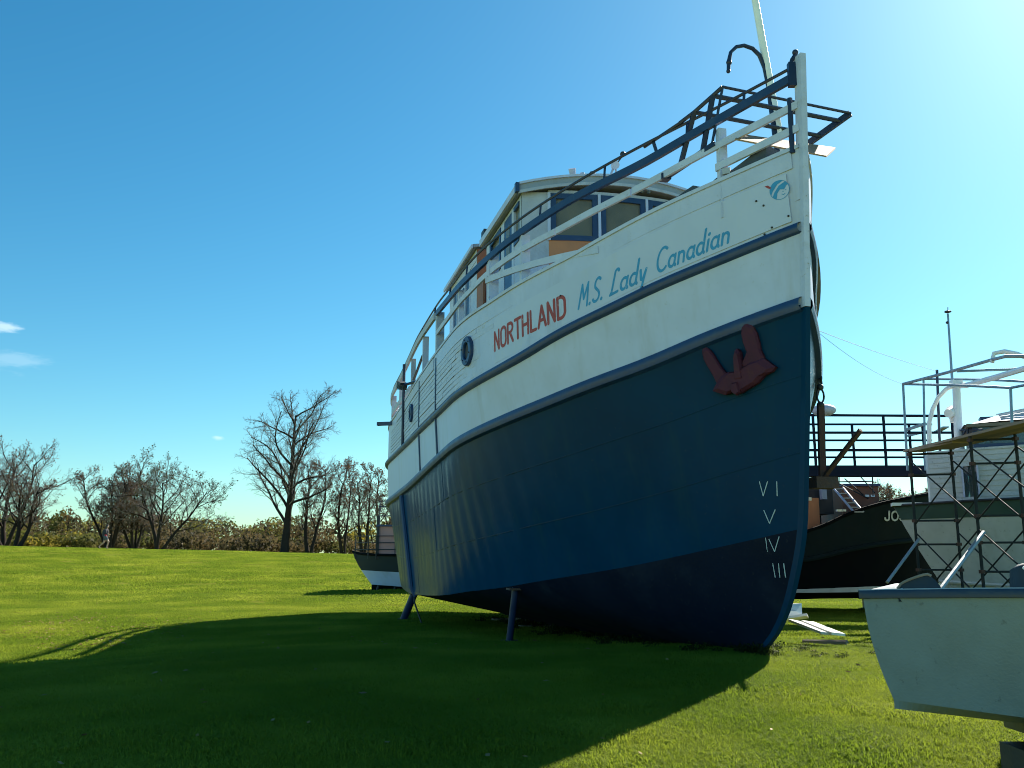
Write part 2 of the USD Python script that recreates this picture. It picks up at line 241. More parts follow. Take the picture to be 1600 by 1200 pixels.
def lawn_material():
    n = {'g': ('geometry', {}), 'n1': ('noise_texture', dict(scale=0.16, detail=4.0, roughness=0.6)), 'n2': ('noise_texture', dict(scale=1.7, detail=6.0, roughness=0.7)), 'n3': ('noise_texture', dict(scale=30.0, detail=5.0, roughness=0.8)),
         'r1': ('rgb_ramp', dict(ramp=[(0.25, (0.215, 0.26, 0.024)), (0.5, (0.29, 0.315, 0.045)), (0.75, (0.37, 0.365, 0.07))])),
         'r2': ('rgb_ramp', dict(ramp=[(0.25, (0.62, 0.66, 0.5)), (0.5, (1, 1, 1)), (0.78, (1.25, 1.12, 1.15))])), 'r3': ('rgb_ramp', dict(ramp=[(0.2, (0.35, 0.38, 0.3)), (0.55, (1, 1, 1)), (0.8, (1.3, 1.25, 1.3))])),
         'm1': ('mix_color', dict(blend_type='multiply', fac=1.0, use_clamp=False)), 'm2': ('mix_color', dict(blend_type='multiply', fac=0.8, use_clamp=False)),
         'dry': ('mix_color', dict(b=(0.29, 0.26, 0.09))), 'n4': ('noise_texture', dict(scale=0.55, detail=7.0, roughness=0.75)), 'mr4': ('map_range', dict(range_type='smoothstep', from_min=0.58, from_max=0.72, to_min=0.0, to_max=0.55, clamp=True)),
         'b': ('bump', dict(strength=0.9, distance=0.05)), 'b2': ('bump', dict(strength=0.5, distance=0.25)), 'd': ('diffuse_bsdf', dict(roughness=0.8)), 's': ('sheen_bsdf', dict(color=(0.34, 0.40, 0.06), roughness=0.6)), 'mx': ('mix_closure', dict(fac=0.22))}
    l = [('g.position', k + '.vector') for k in ('n1', 'n2', 'n3', 'n4')] + [('n1.fac', 'r1.fac'), ('n2.fac', 'r2.fac'), ('n3.fac', 'r3.fac'), ('r1.color', 'm1.a'), ('r2.color', 'm1.b'), ('m1.result', 'm2.a'), ('r3.color', 'm2.b'),
         ('m2.result', 'dry.a'), ('n4.fac', 'mr4.value'), ('mr4.result', 'dry.fac'), ('dry.result', 'd.color'), ('n2.fac', 'b2.height'), ('b2.normal', 'b.normal'), ('n3.fac', 'b.height'), ('b.normal', 'd.normal'), ('d.BSDF', 'mx.closure1'), ('s.BSDF', 'mx.closure2')]
    return usdkit.material(stage, '/World/Looks/lawn', n, l, surface='mx.closure')
tag(obj('lawn', gm, lawn_material(), smooth=True), 'mown green lawn dipping under the boat and rising to a bank', None, None, 'structure')

# ------------------------------------------------------------------ the shape of the big boat's hull
PHI = math.radians(14.0); AX = np.array([-math.sin(PHI), math.cos(PHI)]); AQ = np.array([math.cos(PHI), math.sin(PHI)]); S0 = np.array([3.0, 10.3])
def W(s, b, z):                                              # s metres aft of the stem, b to starboard, z up
    s, b, z = np.broadcast_arrays(np.asarray(s, float), np.asarray(b, float), np.asarray(z, float))
    return np.stack([S0[0] + s * AX[0] - b * AQ[0], S0[1] + s * AX[1] - b * AQ[1], z], -1)
_sz = np.array([-.2, .003, .245, .534, .851, 1.4, 1.901, 2.893, 3.716, 4.629, 5.489, 6.6]); _ss = np.array([1.2, .69, .31, .038, -.152, -.374, -.453, -.583, -.671, -.743, -.809, -.88])
stem_f = PchipInterpolator(_sz, _ss)
ZK = [PchipInterpolator([-1, .69, 3, 8, 13, 14.5, 15.5, 17.2, 19], [.05, .0, -.08, -.2, -.24, -.1, .3, 1.0, 1.6]),
      PchipInterpolator([-1, -.33, .1, .82, 2.04, 4.16, 4.96, 6.48, 7.73, 10, 12, 14, 15.5, 17.2, 19], [1.47, 1.37, 1.29, 1.16, .96, .71, .62, .50, .40, .31, .27, .40, .70, 1.35, 1.6]),
      PchipInterpolator([-1, -.65, .2, 1.03, 1.79, 2.77, 4.14, 7.47, 11.8, 19], [3.83, 3.76, 3.57, 3.37, 3.25, 3.11, 2.98, 2.80, 2.57, 2.42]),
      PchipInterpolator([-1, -.71, .11, .79, 1.21, 2.08, 3.04, 3.95, 5.07, 7, 9, 11.3, 19], [4.67, 4.6, 4.40, 4.25, 4.15, 3.98, 3.79, 3.70, 3.65, 3.61, 3.585, 3.54, 3.45]),
      PchipInterpolator([-1, -.8, 0, .72, 1.47, 1.88, 2.83, 4, 7, 9.5, 12.6, 19], [5.55, 5.5, 5.32, 5.18, 5.02, 4.94, 4.85, 4.77, 4.76, 4.70, 4.52, 4.40])]
PL = np.array([[.10, 1.8, 2.0, 15.6, 1.5], [2.45, 9.0, 1.8, 17.8, 4.6], [2.65, 6.8, 2.0, 19.2, 4.2], [2.7, 6.5, 2.1, 19.2, 4.2], [2.7, 6.5, 2.1, 19.2, 4.2]])   # half-beam, entry, fullness, length, run of the rounded stern
def hb(t, p):
    t = np.asarray(t, float); B, e, n, L, rl = p
    w = np.clip((t - (L - rl)) / rl, 0, 1)
    return B * np.where(t < e, 1 - (1 - np.clip(t / e, 0, 1)) ** n, 1) * (1 - w ** 2.4) ** (1 / 2.4)
def zlev(w, s):
    i = min(int(w), 3); f = w - i; return ZK[i](s) * (1 - f) + ZK[i + 1](s) * f
def plan(w):
    i = min(int(w), 3); f = w - i; return PL[i] * (1 - f) + PL[i + 1] * f
def start(w):
    s = -.5
    for _ in range(40): s = float(stem_f(np.clip(zlev(w, s), -.2, 6.6)))
    return s
def pinch(w, t): return .17 * smooth01((w - 2.1) / .9) * smooth01(np.asarray(t, float) / 1.6) * smooth01((6.5 - np.asarray(t, float)) / 3)   # the port bow is a little finer above the rubbing band
def hullrow(w, t, off=0.0, side=1):
    s = start(w) + np.asarray(t, float); return W(s, side * (hb(t, plan(w)) + off - (0 if side > 0 else pinch(w, t))), zlev(w, s))
def hullpt(s, z, off=0.0):                                   # starboard skin at (s, z)
    s, z = np.broadcast_arrays(np.asarray(s, float), np.asarray(z, float)); out = []
    for a, c in zip(s.ravel(), z.ravel()):
        k = [float(Z(a)) for Z in ZK]; i = 0
        while i < 3 and c > k[i + 1]: i += 1
        w = i + np.clip((c - k[i]) / (k[i + 1] - k[i]), 0, 1.2)
        p = PL[i] * (1 - (w - i)) + PL[i + 1] * (w - i)
        out.append([a, float(hb(a - float(stem_f(np.clip(c, -.2, 6.6))), p)), c])
    o = np.array(out).reshape(s.shape + (3,))
    if off:
        e = .02; ds = hullpt(s + e, z) - hullpt(np.maximum(s - e, -5), z); dz = hullpt(s, z + e) - hullpt(s, z - e)
        nn = np.cross(ds, dz); nn /= np.linalg.norm(nn, axis=-1, keepdims=True) + 1e-12
        flip = np.where((nn @ np.array([-AQ[0], -AQ[1], 0])) < 0, -1, 1)[..., None]
        return W(o[..., 0], o[..., 1], o[..., 2]) + nn * flip * off
    return W(o[..., 0], o[..., 1], o[..., 2])
def bs(s): return hb(np.asarray(s, float) + .8, (2.62, 6.5, 2.1, 19.2, 4.2))       # where the railing stands
# === SHIP ===
boat = thing('passenger_boat', 'big old passenger boat, navy hull with white upper band and red and blue name lettering', 'boat')
def hull_rows(w0, w1, nw, nt=150, side=1, wave=0.0):
    u = np.linspace(0, 1, nt); u = 0.5 * (u + (1 - np.cos(u * np.pi)) / 2) ; rows = []
    for w in np.linspace(w0, w1, nw):
        w = min(max(w, 0), 4); p = plan(w); t = u * p[3]
        P = hullrow(w, t, 0, side)
        if wave:
            s = start(w) + t; f = np.sin((w - w0) / (w1 - w0) * np.pi) ** .6
            amp = wave * smooth01((t - 1.0) / 4) * f
            k = np.stack([s * 2.1, s * 0 + w * 1.2, s * 0], -1)
            d = amp * (0.6 * np.sin(s * 2 * np.pi / .46 + meshkit.noise(k * .5, 2) * 2.4) * (0.35 + meshkit.noise(k * .7, 4)) + 1.5 * (meshkit.fbm(k, 3, 8) - .5))
            P = P + side * d[:, None] * np.array([-AQ[0], -AQ[1], 0]) * smooth01(t / 1.0)[:, None] * smooth01((p[3] - .5 - t) / 2)[:, None]
        rows.append(P)
    return np.array(rows)
def both(w0, w1, nw, wave=0.0, nt=150):
    m = MB()
    for sd in (1, -1):
        g = hull_rows(w0, w1, nw, nt, sd, wave); m.grid(g if sd == 1 else g[:, ::-1])
    return m
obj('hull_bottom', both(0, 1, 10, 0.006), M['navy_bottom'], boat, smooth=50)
obj('hull_side', both(1, 2, 18, 0.013, 300), M['navy'], boat, smooth=50)
for w_ in (1.34, 1.68):
    t_ = np.linspace(.05, 17.5, 160); b_ = hb(t_, plan(w_)); s_ = start(w_) + t_
    obj('plate_seam', MB().ribbon(np.stack([W(s_, b_ + o, zlev(w_, s_) + h) for h, o in ((-.012, -.02), (-.010, .0045), (.0, .006), (.012, -.02))], 1)), M['navy'], boat, smooth=60)
for s_, w0, w1 in ((2.3, 1.02, 1.34), (3.9, 1.34, 1.68), (2.9, 1.68, 1.97), (6.4, 1.02, 1.34), (8.1, 1.34, 1.68), (7.0, 1.68, 1.97), (10.6, 1.02, 1.34), (10.2, 1.68, 1.97)):
    zz = np.linspace(float(zlev(w0, s_)), float(zlev(w1, s_)), 12); obj('plate_seam', MB().ribbon(np.stack([hullpt(np.full(12, s_ + a), zz, o) for a, o in ((-.014, -.01), (-.006, .0055), (.006, .0055), (.014, -.01))], 1)), M['navy'], boat, smooth=60)
obj('white_strake', both(2, 3, 6, 0.006), M['white'], boat, smooth=50)
bulw = obj('bulwark', both(3, 4, 6), M['white'], boat, smooth=50)
u = np.linspace(0, 1, 90)
rows = [W(start(4) + u * 19.1, k * np.maximum(hb(u * 19.1, PL[4]) - .06, 0), zlev(3.35, start(4) + u * 19.1)) for k in np.linspace(-1, 1, 7)]
obj('deck', MB().grid(rows), M['deck'], boat)  # out of view behind the bulwarks, placed to block light through the hull
rows = [W(start(0) + u * 15.6, k * hb(u * 15.6, PL[0]), ZK[0](start(0) + u * 15.6) - .05 * np.cos(k * 1.5)) for k in np.linspace(-1, 1, 3)]
obj('keel', MB().grid(rows), M['navy_bottom'], boat)
# rub rails: half-round bars bent round both sides
def railbar(w, half, out, sd, t0=0.0, t1=None, dz=0.0, nt=110):
    p = plan(w); t = np.linspace(t0, (t1 or p[3] - .02), nt); s = start(w) + t
    zc = zlev(w, s) + dz; b0 = hb(t, p) - (0 if sd > 0 else pinch(w, t))
    sec = [(-half, -.02), (-half * .8, out * .7), (-half * .3, out), (half * .3, out), (half * .8, out * .7), (half, -.02)]
    return MB().ribbon(np.stack([W(s, sd * (b0 + o), zc + h) for h, o in (sec if sd == 1 else sec[::-1])], 1))
for sd in (1, -1):
    obj('rub_rail', railbar(3, .062, .075, sd, .015), M['blue_trim'], boat, smooth=35)
    obj('rub_rail', railbar(2, .085, .075, sd, .015), M['blue_trim'], boat, smooth=35)
    obj('cap_rail', MB().ribbon(np.stack([W((lambda s: s)(start(4) + np.linspace(.03, 19.1, 120)), sd * (hb(np.linspace(.03, 19.1, 120), PL[4]) - (0 if sd > 0 else pinch(4, np.linspace(.03, 19.1, 120))) + o), zlev(4, start(4) + np.linspace(.03, 19.1, 120)) + h) for o, h in [(-.09, .0), (.025, .0), (.025, .045), (-.09, .045)][::1 if sd == 1 else -1]], 1)), M['white_plank'], boat)
def stembar(z0, z1, w, d, off):
    zz = np.linspace(z0, z1, 30); ss = stem_f(np.clip(zz, -.2, 6.6)) + off
    return MB().ribbon(np.stack([W(ss + a, b, zz) for a, b in ((d, -w), (d, w), (-.03, w * .8), (-.03, -w * .8))], 1))
obj('stem_post', stembar(3.72, 6.56, .042, .09, .0), M['white_plank'], boat)
obj('stem_bar', stembar(-.02, 3.715, .035, .07, .0), M['navy'], boat)
# name board, sheer strake, planking
def plate(s, z0, z1, off, th):                               # a bent sheet standing off the starboard skin
    a, b = hullpt(s, z0, off), hullpt(s, z1, off); c, d = hullpt(s, z0, off + th), hullpt(s, z1, off + th)
    return MB().ribbon(np.stack([a, c, d, b], 1))
def band(s, f): return ZK[3](s) * (1 - f) + ZK[4](s) * f
sN = np.linspace(-.64, 3.62, 46)
nb = obj('name_board', plate(sN, band(sN, .115), np.minimum(band(sN, .735), band(sN, .735)), .004, .016), M['white_board'], boat, smooth=40)
sT = np.linspace(-.70, 18.3, 120); obj('sheer_strake', plate(sT[:52], band(sT[:52], .775), band(sT[:52], .985), .004, .014), M['white'], boat, smooth=40)
obj('sheer_strake', plate(sT[52:88], band(sT[52:88], .80), band(sT[52:88], .985), .004, .014), M['white_plank'], boat, smooth=40)
prng = np.random.default_rng(11)
def planking(sa, sb, n, f0, f1, joints):
    fs = np.linspace(f0, f1, n + 1)
    for k in range(n):
        cuts = [sa] + sorted(sa + (sb - sa) * prng.uniform(.15, .85, joints)) + [sb]
        for a, b in zip(cuts[:-1], cuts[1:]):
            if b - a < .12: continue
            ss = np.linspace(a + .004, b - .004, max(3, int((b - a) * 2.2))); th = prng.uniform(.008, .017)
            if prng.random() < .02: continue
            obj('plank', plate(ss, band(ss, fs[k]) + .0055, band(ss, fs[k + 1]) - .0055, .003, th), M['white_plank'], bulw)
for a_, b_ in ((3.65, 7.23), (7.33, 9.31), (9.41, 14.3)): ss = np.linspace(a_, b_, 24); obj('plank_backing', plate(ss, band(ss, .085), band(ss, .78), .0005, .002), M['timber'], bulw)
planking(3.66, 7.22, 9, .09, .775, 1); planking(7.34, 9.3, 9, .09, .775, 0); planking(9.42, 14.2, 9, .09, .775, 1)
for s_ in (7.28, 9.36):
    for (w0, w1) in ((3.09, 3.93), (2.10, 2.92)):
        zz = np.linspace(float(zlev(w0, s_)), float(zlev(w1, s_)), 8)
        obj('batten', MB().ribbon(np.stack([hullpt(np.full(8, s_ - .035), zz, -.005), hullpt(np.full(8, s_ - .03), zz, .03), hullpt(np.full(8, s_ + .03), zz, .03), hullpt(np.full(8, s_ + .035), zz, -.005)], 1)), M['blue_trim'], boat)
# seam battens and bolts on the white band
ss = np.linspace(-.2, 1.0, 10); obj('seam_strip', plate(ss, ZK[2](ss) * .22 + ZK[3](ss) * .78, ZK[2](ss) * .205 + ZK[3](ss) * .795, .001, .004), M['timber'], boat)
for (s_, z_) in [(-.42, 4.93), (-.36, 5.0), (-.47, 4.66), (-.4, 4.60), (-.62, 4.75), (.9, 4.30), (2.2, 4.02), (2.1, 4.48)]:
    c = hullpt(s_, z_, .022); obj('bolt', MB().ball(c, .013, 1), M['black'], nb)
# painted lettering
def on_text(P2, s0, z0, h0, s1, z1, h1, width):              # text units -> (s, z)
    x = P2[:, 0] / width; return s0 + (s1 - s0) * x, z0 + (z1 - z0) * x + P2[:, 1] * (h0 + (h1 - h0) * x)
def letter_mesh(poly, f, off=.0215, cut=.16):
    polys = [g for g in getattr(poly, 'geoms', [poly])]
    m = MB()
    for g in polys:
        x0, y0, x1, y1 = g.bounds; parts = []
        for k in np.arange(x0, x1, cut):
            q = g.intersection(sbox(k, y0 - 1, k + cut, y1 + 1)); parts += [r for r in getattr(q, 'geoms', [q]) if r.geom_type == 'Polygon' and r.area > 1e-6]
        for r in parts:
            v, fc = trimesh.creation.triangulate_polygon(r, engine='earcut')
            s, z = f(np.asarray(v)); P = hullpt(s, z, off); nrm = np.cross(P[fc[:, 1]] - P[fc[:, 0]], P[fc[:, 2]] - P[fc[:, 0]]).sum(0)
            m.add(P, fc if nrm @ np.array([-AQ[0], -AQ[1], 0]) > 0 else fc[:, ::-1])
    return m
def arc(cx, cy, rx, ry, a0, a1, n=12): a = np.radians(np.linspace(a0, a1, n)); return [(cx + rx * math.cos(t), cy + ry * math.sin(t)) for t in a]
def strokes(word, G, wd, slant, gap=.13):
    x = 0; out = []; spans = []
    for ch in word:
        if ch == ' ': x += .42; continue
        adv, ls = G[ch]
        g = unary_union([LineString(l).buffer(wd, quad_segs=4, cap_style='round') if len(l) > 1 else Point(l[0]).buffer(wd * 1.25) for l in ls])
        g = affinity.affine_transform(g, [1, slant, 0, 1, x, 0]); out.append(g); x += adv + gap
    return out, x - gap
GR = {'N': (.50, [[(0, 0), (0, 1), (.46, 0), (.46, 1)]]), 'O': (.52, [arc(.25, .25, .25, .25, 180, 360) + arc(.25, .75, .25, .25, 0, 180) + [(0, .25)]]), 'R': (.5, [[(0, 0), (0, 1), (.22, 1)] + arc(.22, .76, .24, .24, 90, -90) + [(0, .52)], [(.2, .52), (.48, 0)]]),
      'T': (.5, [[(0, 1), (.5, 1)], [(.25, 0), (.25, 1)]]), 'H': (.5, [[(0, 0), (0, 1)], [(.46, 0), (.46, 1)], [(0, .5), (.46, .5)]]), 'L': (.42, [[(0, 1), (0, 0), (.4, 0)]]), 'A': (.54, [[(0, 0), (.27, 1), (.54, 0)], [(.1, .32), (.44, .32)]]),
      'D': (.5, [[(0, 0), (0, 1), (.2, 1)] + arc(.2, .72, .28, .28, 90, 0) + arc(.2, .28, .28, .28, 0, -90) + [(0, 0)]])}
GB = {'M': (.66, [[(0, 0), (.12, 1), (.33, .35), (.56, 1), (.62, 0)]]), '.': (.10, [[(.02, .02)]]), 'S': (.46, [arc(.26, .76, .2, .24, 40, 200) + [(.1, .62), (.34, .42)] + arc(.2, .24, .22, .24, 20, -150)]),
      'L': (.5, [arc(.3, .88, .12, .12, 20, 170) + [(.16, .7), (.08, .1), (.0, .0), (.46, .03)]]), 'a': (.42, [arc(.19, .24, .19, .24, 60, 330), [(.38, .48), (.35, .1), (.42, .0)]]), 'd': (.42, [arc(.19, .24, .19, .24, 60, 330), [(.40, 1.0), (.35, .1), (.42, .0)]]),
      'y': (.4, [[(.02, .48), (.1, .1), (.2, .05), (.34, .46)], [(.34, .46), (.2, -.2), (.08, -.42)]]), 'C': (.6, [arc(.34, .5, .34, .5, 52, 310, 20)]), 'n': (.42, [[(.04, .48), (.04, .0)], [(.04, .3)] + arc(.2, .3, .16, .17, 170, 10) + [(.36, .0)]]), 'i': (.12, [[(.06, .48), (.04, .0)], [(.08, .72)]])}
def word(name, text, G, wd, slant, m, line):
    ls, width = strokes(text, G, wd, slant, .19 if G is GR else .13)
    k = obj(name, letter_mesh(unary_union(ls), lambda v: on_text(v, *line, width)), m, nb)
word('lettering', 'NORTHLAND', GR, .085, 0.0, M['letter_red'], (3.62, 4.035, .27, 2.03, 4.185, .285))
word('lettering', 'M.S.', GB, .064, .26, M['letter_blue'], (1.81, 4.235, .285, 1.44, 4.285, .285))
word('lettering', 'Lady', GB, .064, .26, M['letter_blue'], (1.33, 4.30, .285, .85, 4.385, .285))
word('lettering', 'Canadian', GB, .064, .26, M['letter_blue'], (.72, 4.43, .27, -.07, 4.60, .255))
# round emblem with a red feather
ec = (-.572, 5.065)
def ef(v): return ec[0] - v[:, 0] * .086, ec[1] + v[:, 1] * .112 - 0 * v[:, 0]
disc = Point(0, 0).buffer(1.0, 32)
face = Polygon([(-.45, -1.2), (-.25, -.3), (.05, .05), (.45, -.05), (.75, .35), (1.3, .45), (1.3, -1.3), (-.4, -1.3)])
ribbon = LineString([(-.95, -.75), (-.62, -.1), (-.1, .52), (.62, .85)]).buffer(.10)
blue = disc.difference(face).difference(ribbon); ring = Point(0, 0).buffer(1.0, 32).difference(Point(0, 0).buffer(.94, 32))
eb = obj('emblem', letter_mesh(disc, ef, .0205, .3), M['white_board'], nb)
obj('hair_shape', letter_mesh(unary_union([blue, ring]), ef, .0225, .3), M['letter_blue'], nb)
obj('face_line', letter_mesh(unary_union([LineString([(.28, -.2), (.36, -.22)]).buffer(.035), LineString([(.55, -.12), (.62, -.12)]).buffer(.035), LineString([(.2, -.48), (.36, -.56), (.5, -.46)]).buffer(.035)]), ef, .0225, .3), M['letter_blue'], nb)
obj('feather', letter_mesh(unary_union([Polygon([(-1.45, .72), (-1.1, .72), (-.78, .42), (-.9, .28), (-1.2, .48)])]), ef, .0225, .3), M['letter_red'], nb)
# draft marks
for st in ([(.038, 1.90), (.02, 1.738), (-.054, 1.894)], [(-.152, 1.887), (-.136, 1.729)], [(.038, 1.585), (-.003, 1.438), (-.093, 1.586)], [(.073, 1.287), (.086, 1.135)], [(.038, 1.273), (.004, 1.135), (-.086, 1.298)], [(.06, 1.011), (.074, .86)], [(-.007, 1.012), (.021, .861)], [(-.066, 1.012), (-.046, .862)]):
    pts = np.vstack([hullpt(np.linspace(a[0], b[0], 4), np.linspace(a[1], b[1], 4), .006) for a, b in zip(st[:-1], st[1:])])
    obj('draft_mark', MB().tube(pts, .0062, 5), M['mark_white'], boat)
# portholes
def porthole(s_, z_, r0, r1, name='porthole'):
    c = hullpt(s_, z_, .03); ta = unit(hullpt(s_ + .05, z_) - hullpt(s_ - .05, z_)); tb = unit(hullpt(s_, z_ + .05) - hullpt(s_, z_ - .05)); nn = np.cross(ta, tb); nn = nn if nn @ np.array([-AQ[0], -AQ[1], 0]) > 0 else -nn
    g = np.linspace(0, 2 * np.pi, 41); ring = lambda r, o: np.array([c + r * (math.cos(x) * ta + math.sin(x) * tb) + nn * o for x in g])
    p = thing(name, parent=boat)
    obj('rim', MB().grid(np.array([ring(r0, -.03), ring(r0, .02), ring(r0 * .95, .035), ring(r1 * 1.08, .035), ring(r1, .02), ring(r1, -.025)])), M['blue_trim'], p, smooth=35)
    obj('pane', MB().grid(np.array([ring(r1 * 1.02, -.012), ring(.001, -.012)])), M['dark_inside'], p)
    for k in range(6):
        a = k * math.pi / 3 + .3; obj('bolt', MB().ball(c + (r0 + r1) / 2 * (math.cos(a) * ta + math.sin(a) * tb) + nn * .037, .012, 1), M['blue_steel'], p)
porthole(4.63, 4.235, .235, .135); porthole(10.4, 4.12, .20, .115); 
# fender strip near the stern, stern pipe, jutting spar
zz = np.linspace(.26, 2.46, 14); sf = np.linspace(11.5, 12.2, 14)
obj('fender_strip', MB().tube(hullpt(sf, zz, .03), .06, 8), M['blue_trim'], boat, smooth=40)
obj('pipe', MB().tube([W(11.7, bs(11.7) + .12, 3.55), W(11.7, bs(11.7) + .12, 5.45)], .035, 8), M['blue_steel'], boat, smooth=40)
obj('spar', MB().beam(W(14.0, 2.3, 4.42), W(14.4, 3.05, 4.42), .09, .09), M['blue_trim'], boat)
# floodlight on a bracket at the starboard rail
fl = thing('floodlight', parent=boat)
c = W(10.6, bs(10.6) + .30, 4.75)
obj('lamp_body', MB().box(c, (.17, .20, .15), rotz(.5) @ np.array([[1, 0, 0], [0, .92, -.38], [0, .38, .92]])), M['black'], fl)
obj('lamp_glass', MB().box(c + np.array([-.03, -.11, -.06]), (.14, .02, .11), rotz(.5) @ np.array([[1, 0, 0], [0, .92, -.38], [0, .38, .92]])), M['glass'], fl)
obj('bracket', MB().tube([W(9.9, bs(9.9), 4.74), c], .03, 6).tube([W(9.9, bs(9.9), 4.62), W(9.9, bs(9.9), 4.86)], .035, 6).tube([W(10.9, bs(10.9), 4.95), W(9.75, bs(9.75) - .02, 5.25)], .03, 6), M['blue_steel'], fl)
# ---- railing
rail = thing('railing', parent=boat)
def bent(pts, s, extra=0.0):
    f = PchipInterpolator(*zip(*pts)); return W(s, bs(s) + extra, f(s))
def flatbar(P, th, h):
    t = np.gradient(P, axis=0); n_ = np.stack([t[:, 1], -t[:, 0], t[:, 0] * 0], -1); n_ /= np.linalg.norm(n_, axis=1, keepdims=True); z = np.array([0, 0, h / 2])
    return MB().ribbon(np.stack([P - n_ * th / 2 - z, P + n_ * th / 2 - z, P + n_ * th / 2 + z, P - n_ * th / 2 + z], 1))
thick = [(-.80, 6.34), (.12, 6.05), (.9, 5.86), (1.9, 5.76), (2.9, 5.64), (4.8, 5.50), (6.65, 5.58), (8, 5.64), (9.7, 5.65), (11.5, 5.52), (13.5, 5.34), (19, 5.15)]
thin = [(-.76, 6.47), (.03, 6.26), (.88, 6.12), (1.38, 6.05), (2.54, 5.91), (3.85, 5.80), (5.45, 5.75), (8, 5.85), (10.2, 5.82), (11.7, 5.68), (13.5, 5.52), (19, 5.30)]
s1 = np.concatenate([np.linspace(-.79, 6, 40), np.linspace(6.2, 18.2, 50)])
obj('top_rail', MB().tube(bent(thin, s1), .018, 6), M['blue_steel'], rail, smooth=40)
sA = s1[s1 < 7.75]; sB = s1[s1 > 7.7]
obj('blue_rail', flatbar(bent(thick, sA, .03), .05, .10), M['blue_trim'], rail)
obj('blue_rail', flatbar(bent(thick, sB, .03), .05, .13), M['cream'], rail)
w1 = [(-.79, 6.0), (0, 5.78), (.9, 5.57), (1.57, 5.48), (2.22, 5.41), (2.91, 5.38), (3.96, 5.31), (5, 5.24), (7.7, 5.25)]
for a, b in ((-.79, .98), (1.0, 2.2), (2.22, 7.7)):
    s_ = np.linspace(a, b, 16); obj('white_rail', flatbar(bent(w1, s_, .02), .035, .088), M['white_plank'], rail)
s_ = np.linspace(-.79, .0, 8); obj('white_rail', flatbar(bent([(-.79, 5.73), (0, 5.52), (1, 5.3)], s_, .02), .035, .088), M['white_plank'], rail)
s_ = np.linspace(1.45, 3.98, 10); obj('white_rail', flatbar(bent([(1.45, 4.93), (2.92, 5.10), (3.96, 5.20), (4.1, 5.22)], s_, .045), .03, .095), M['white_plank'], rail)   # the rail that has come down
def post(s_, z0, z1, w=.10, m='white_plank', out=-.04): obj('post', MB().beam(W(s_, bs(s_) + out, z0), W(s_, bs(s_) + out, z1), w, w * .8, AX.tolist() + [0]), M[m], rail)
post(-.02, 4.9, 6.0, .10); post(3.93, 4.6, 5.56, .15); post(2.98, 4.6, 5.60, .13); post(5.6, 4.6, 5.5, .09); post(7.72, 4.5, 5.66, .15, 'cream'); post(9.5, 4.4, 5.6, .12, 'white_plank'); post(11.3, 4.3, 5.5, .10, 'cream'); post(13.3, 4.3, 5.4, .12, 'cream'); post(15.2, 4.3, 5.3, .12, 'cream'); post(16.8, 4.3, 5.2, .12, 'cream')
for s_ in (-.3, .3, 1.38, 2.54, 5.0, 6.4, 8.05, 9.7, 11.6, 13.5, 15.0):
    a = bent(thick, np.array([s_, s_ + .01]), .02)[0]; b = bent(thin, np.array([s_, s_ + .01]))[0]; obj('stanchion', MB().tube([a, b], .017, 6), M['blue_steel'], rail)
s_ = np.linspace(11.5, 18.4, 30); obj('blue_rail', flatbar(bent([(11.5, 4.85), (19, 4.75)], s_, .0), .05, .12), M['cream'], rail)
s_ = np.linspace(7, 18.4, 40)
for sd, zz_ in ((-1, 5.5), (-1, 5.1)): obj('white_rail', flatbar(W(s_, -bs(s_), 0 * s_ + zz_ - .02 * (s_ - 7)), .04, .12), M['white_plank'], rail)
# aft bulkhead boards and torn deck covering
tq = np.random.default_rng(5)
s_ = np.linspace(-.45, 2.9, 42); z_ = ZK[4](s_) + .045
hgt = np.interp(s_, [-.5, -.35, .0, .12, .3, .6, 1.2, 1.5, 2.0, 2.6, 2.9], [.17, .15, .08, .03, .08, .045, .04, .03, .05, .045, .02]) * tq.uniform(.7, 1.3, 42)
bb = hb(s_ + .8, PL[4]); obj('deck_covering', MB().ribbon(np.stack([W(s_, bb - .30, z_ - .1), W(s_, bb - .03, z_ + .0), W(s_, bb - .05, z_ + hgt), W(s_, bb - .30, z_ + hgt * .5)], 1)), M['tarp'], boat)
obj('torn_board', MB().box(W(-.12, .58, 5.44), (.09, .03, .07), rotz(-.5)), M['cream'], boat)
obj('torn_board', MB().box(W(1.5, 1.56, 5.0), (.30, .06, .07), rotz(-.9)), M['timber'], boat)
# ---- wheelhouse
wh = thing('wheelhouse', parent=boat)
F0, A0, HW, ZB, ZT = 4.9, 7.6, 1.70, 4.35, 7.04
def fb(b): return F0 - .25 * (1 - (np.asarray(b, float) / HW) ** 2)                         # bowed front
def fpt(b, z, o=0.0): return W(fb(b) - o, b, z)
def froned(b0, b1, z0, z1, o0, o1, m, name, n=4, parent=wh):
    bb = np.linspace(b0, b1, n); obj(name, MB().ribbon(np.stack([fpt(bb, z0, o0), fpt(bb, z0, o1), fpt(bb, z1, o1), fpt(bb, z1, o0)], 1)), m, parent)
def zroof(b): return 7.04 + .20 * (1 - (np.asarray(b, float) / 1.8) ** 2)
froned(-HW, HW, ZB, 5.80, -.06, 0, M['white_plank'], 'wall', 10)
froned(-1.27, 1.27, 7.04, 7.10, -.06, .0, M['cream'], 'wall', 8)
for a, b in ((1.27, HW), (-HW, -1.27)): froned(a, b, 5.80, 7.06, -.06, 0, M['cream'], 'wall', 3)
froned(-1.27, .2, 5.80, 6.22, -.06, 0, M['cream'], 'wall', 5)
froned(.2, 1.27, 5.80, 6.22, -.06, .006, M['orange_ply'], 'front_panel', 4)
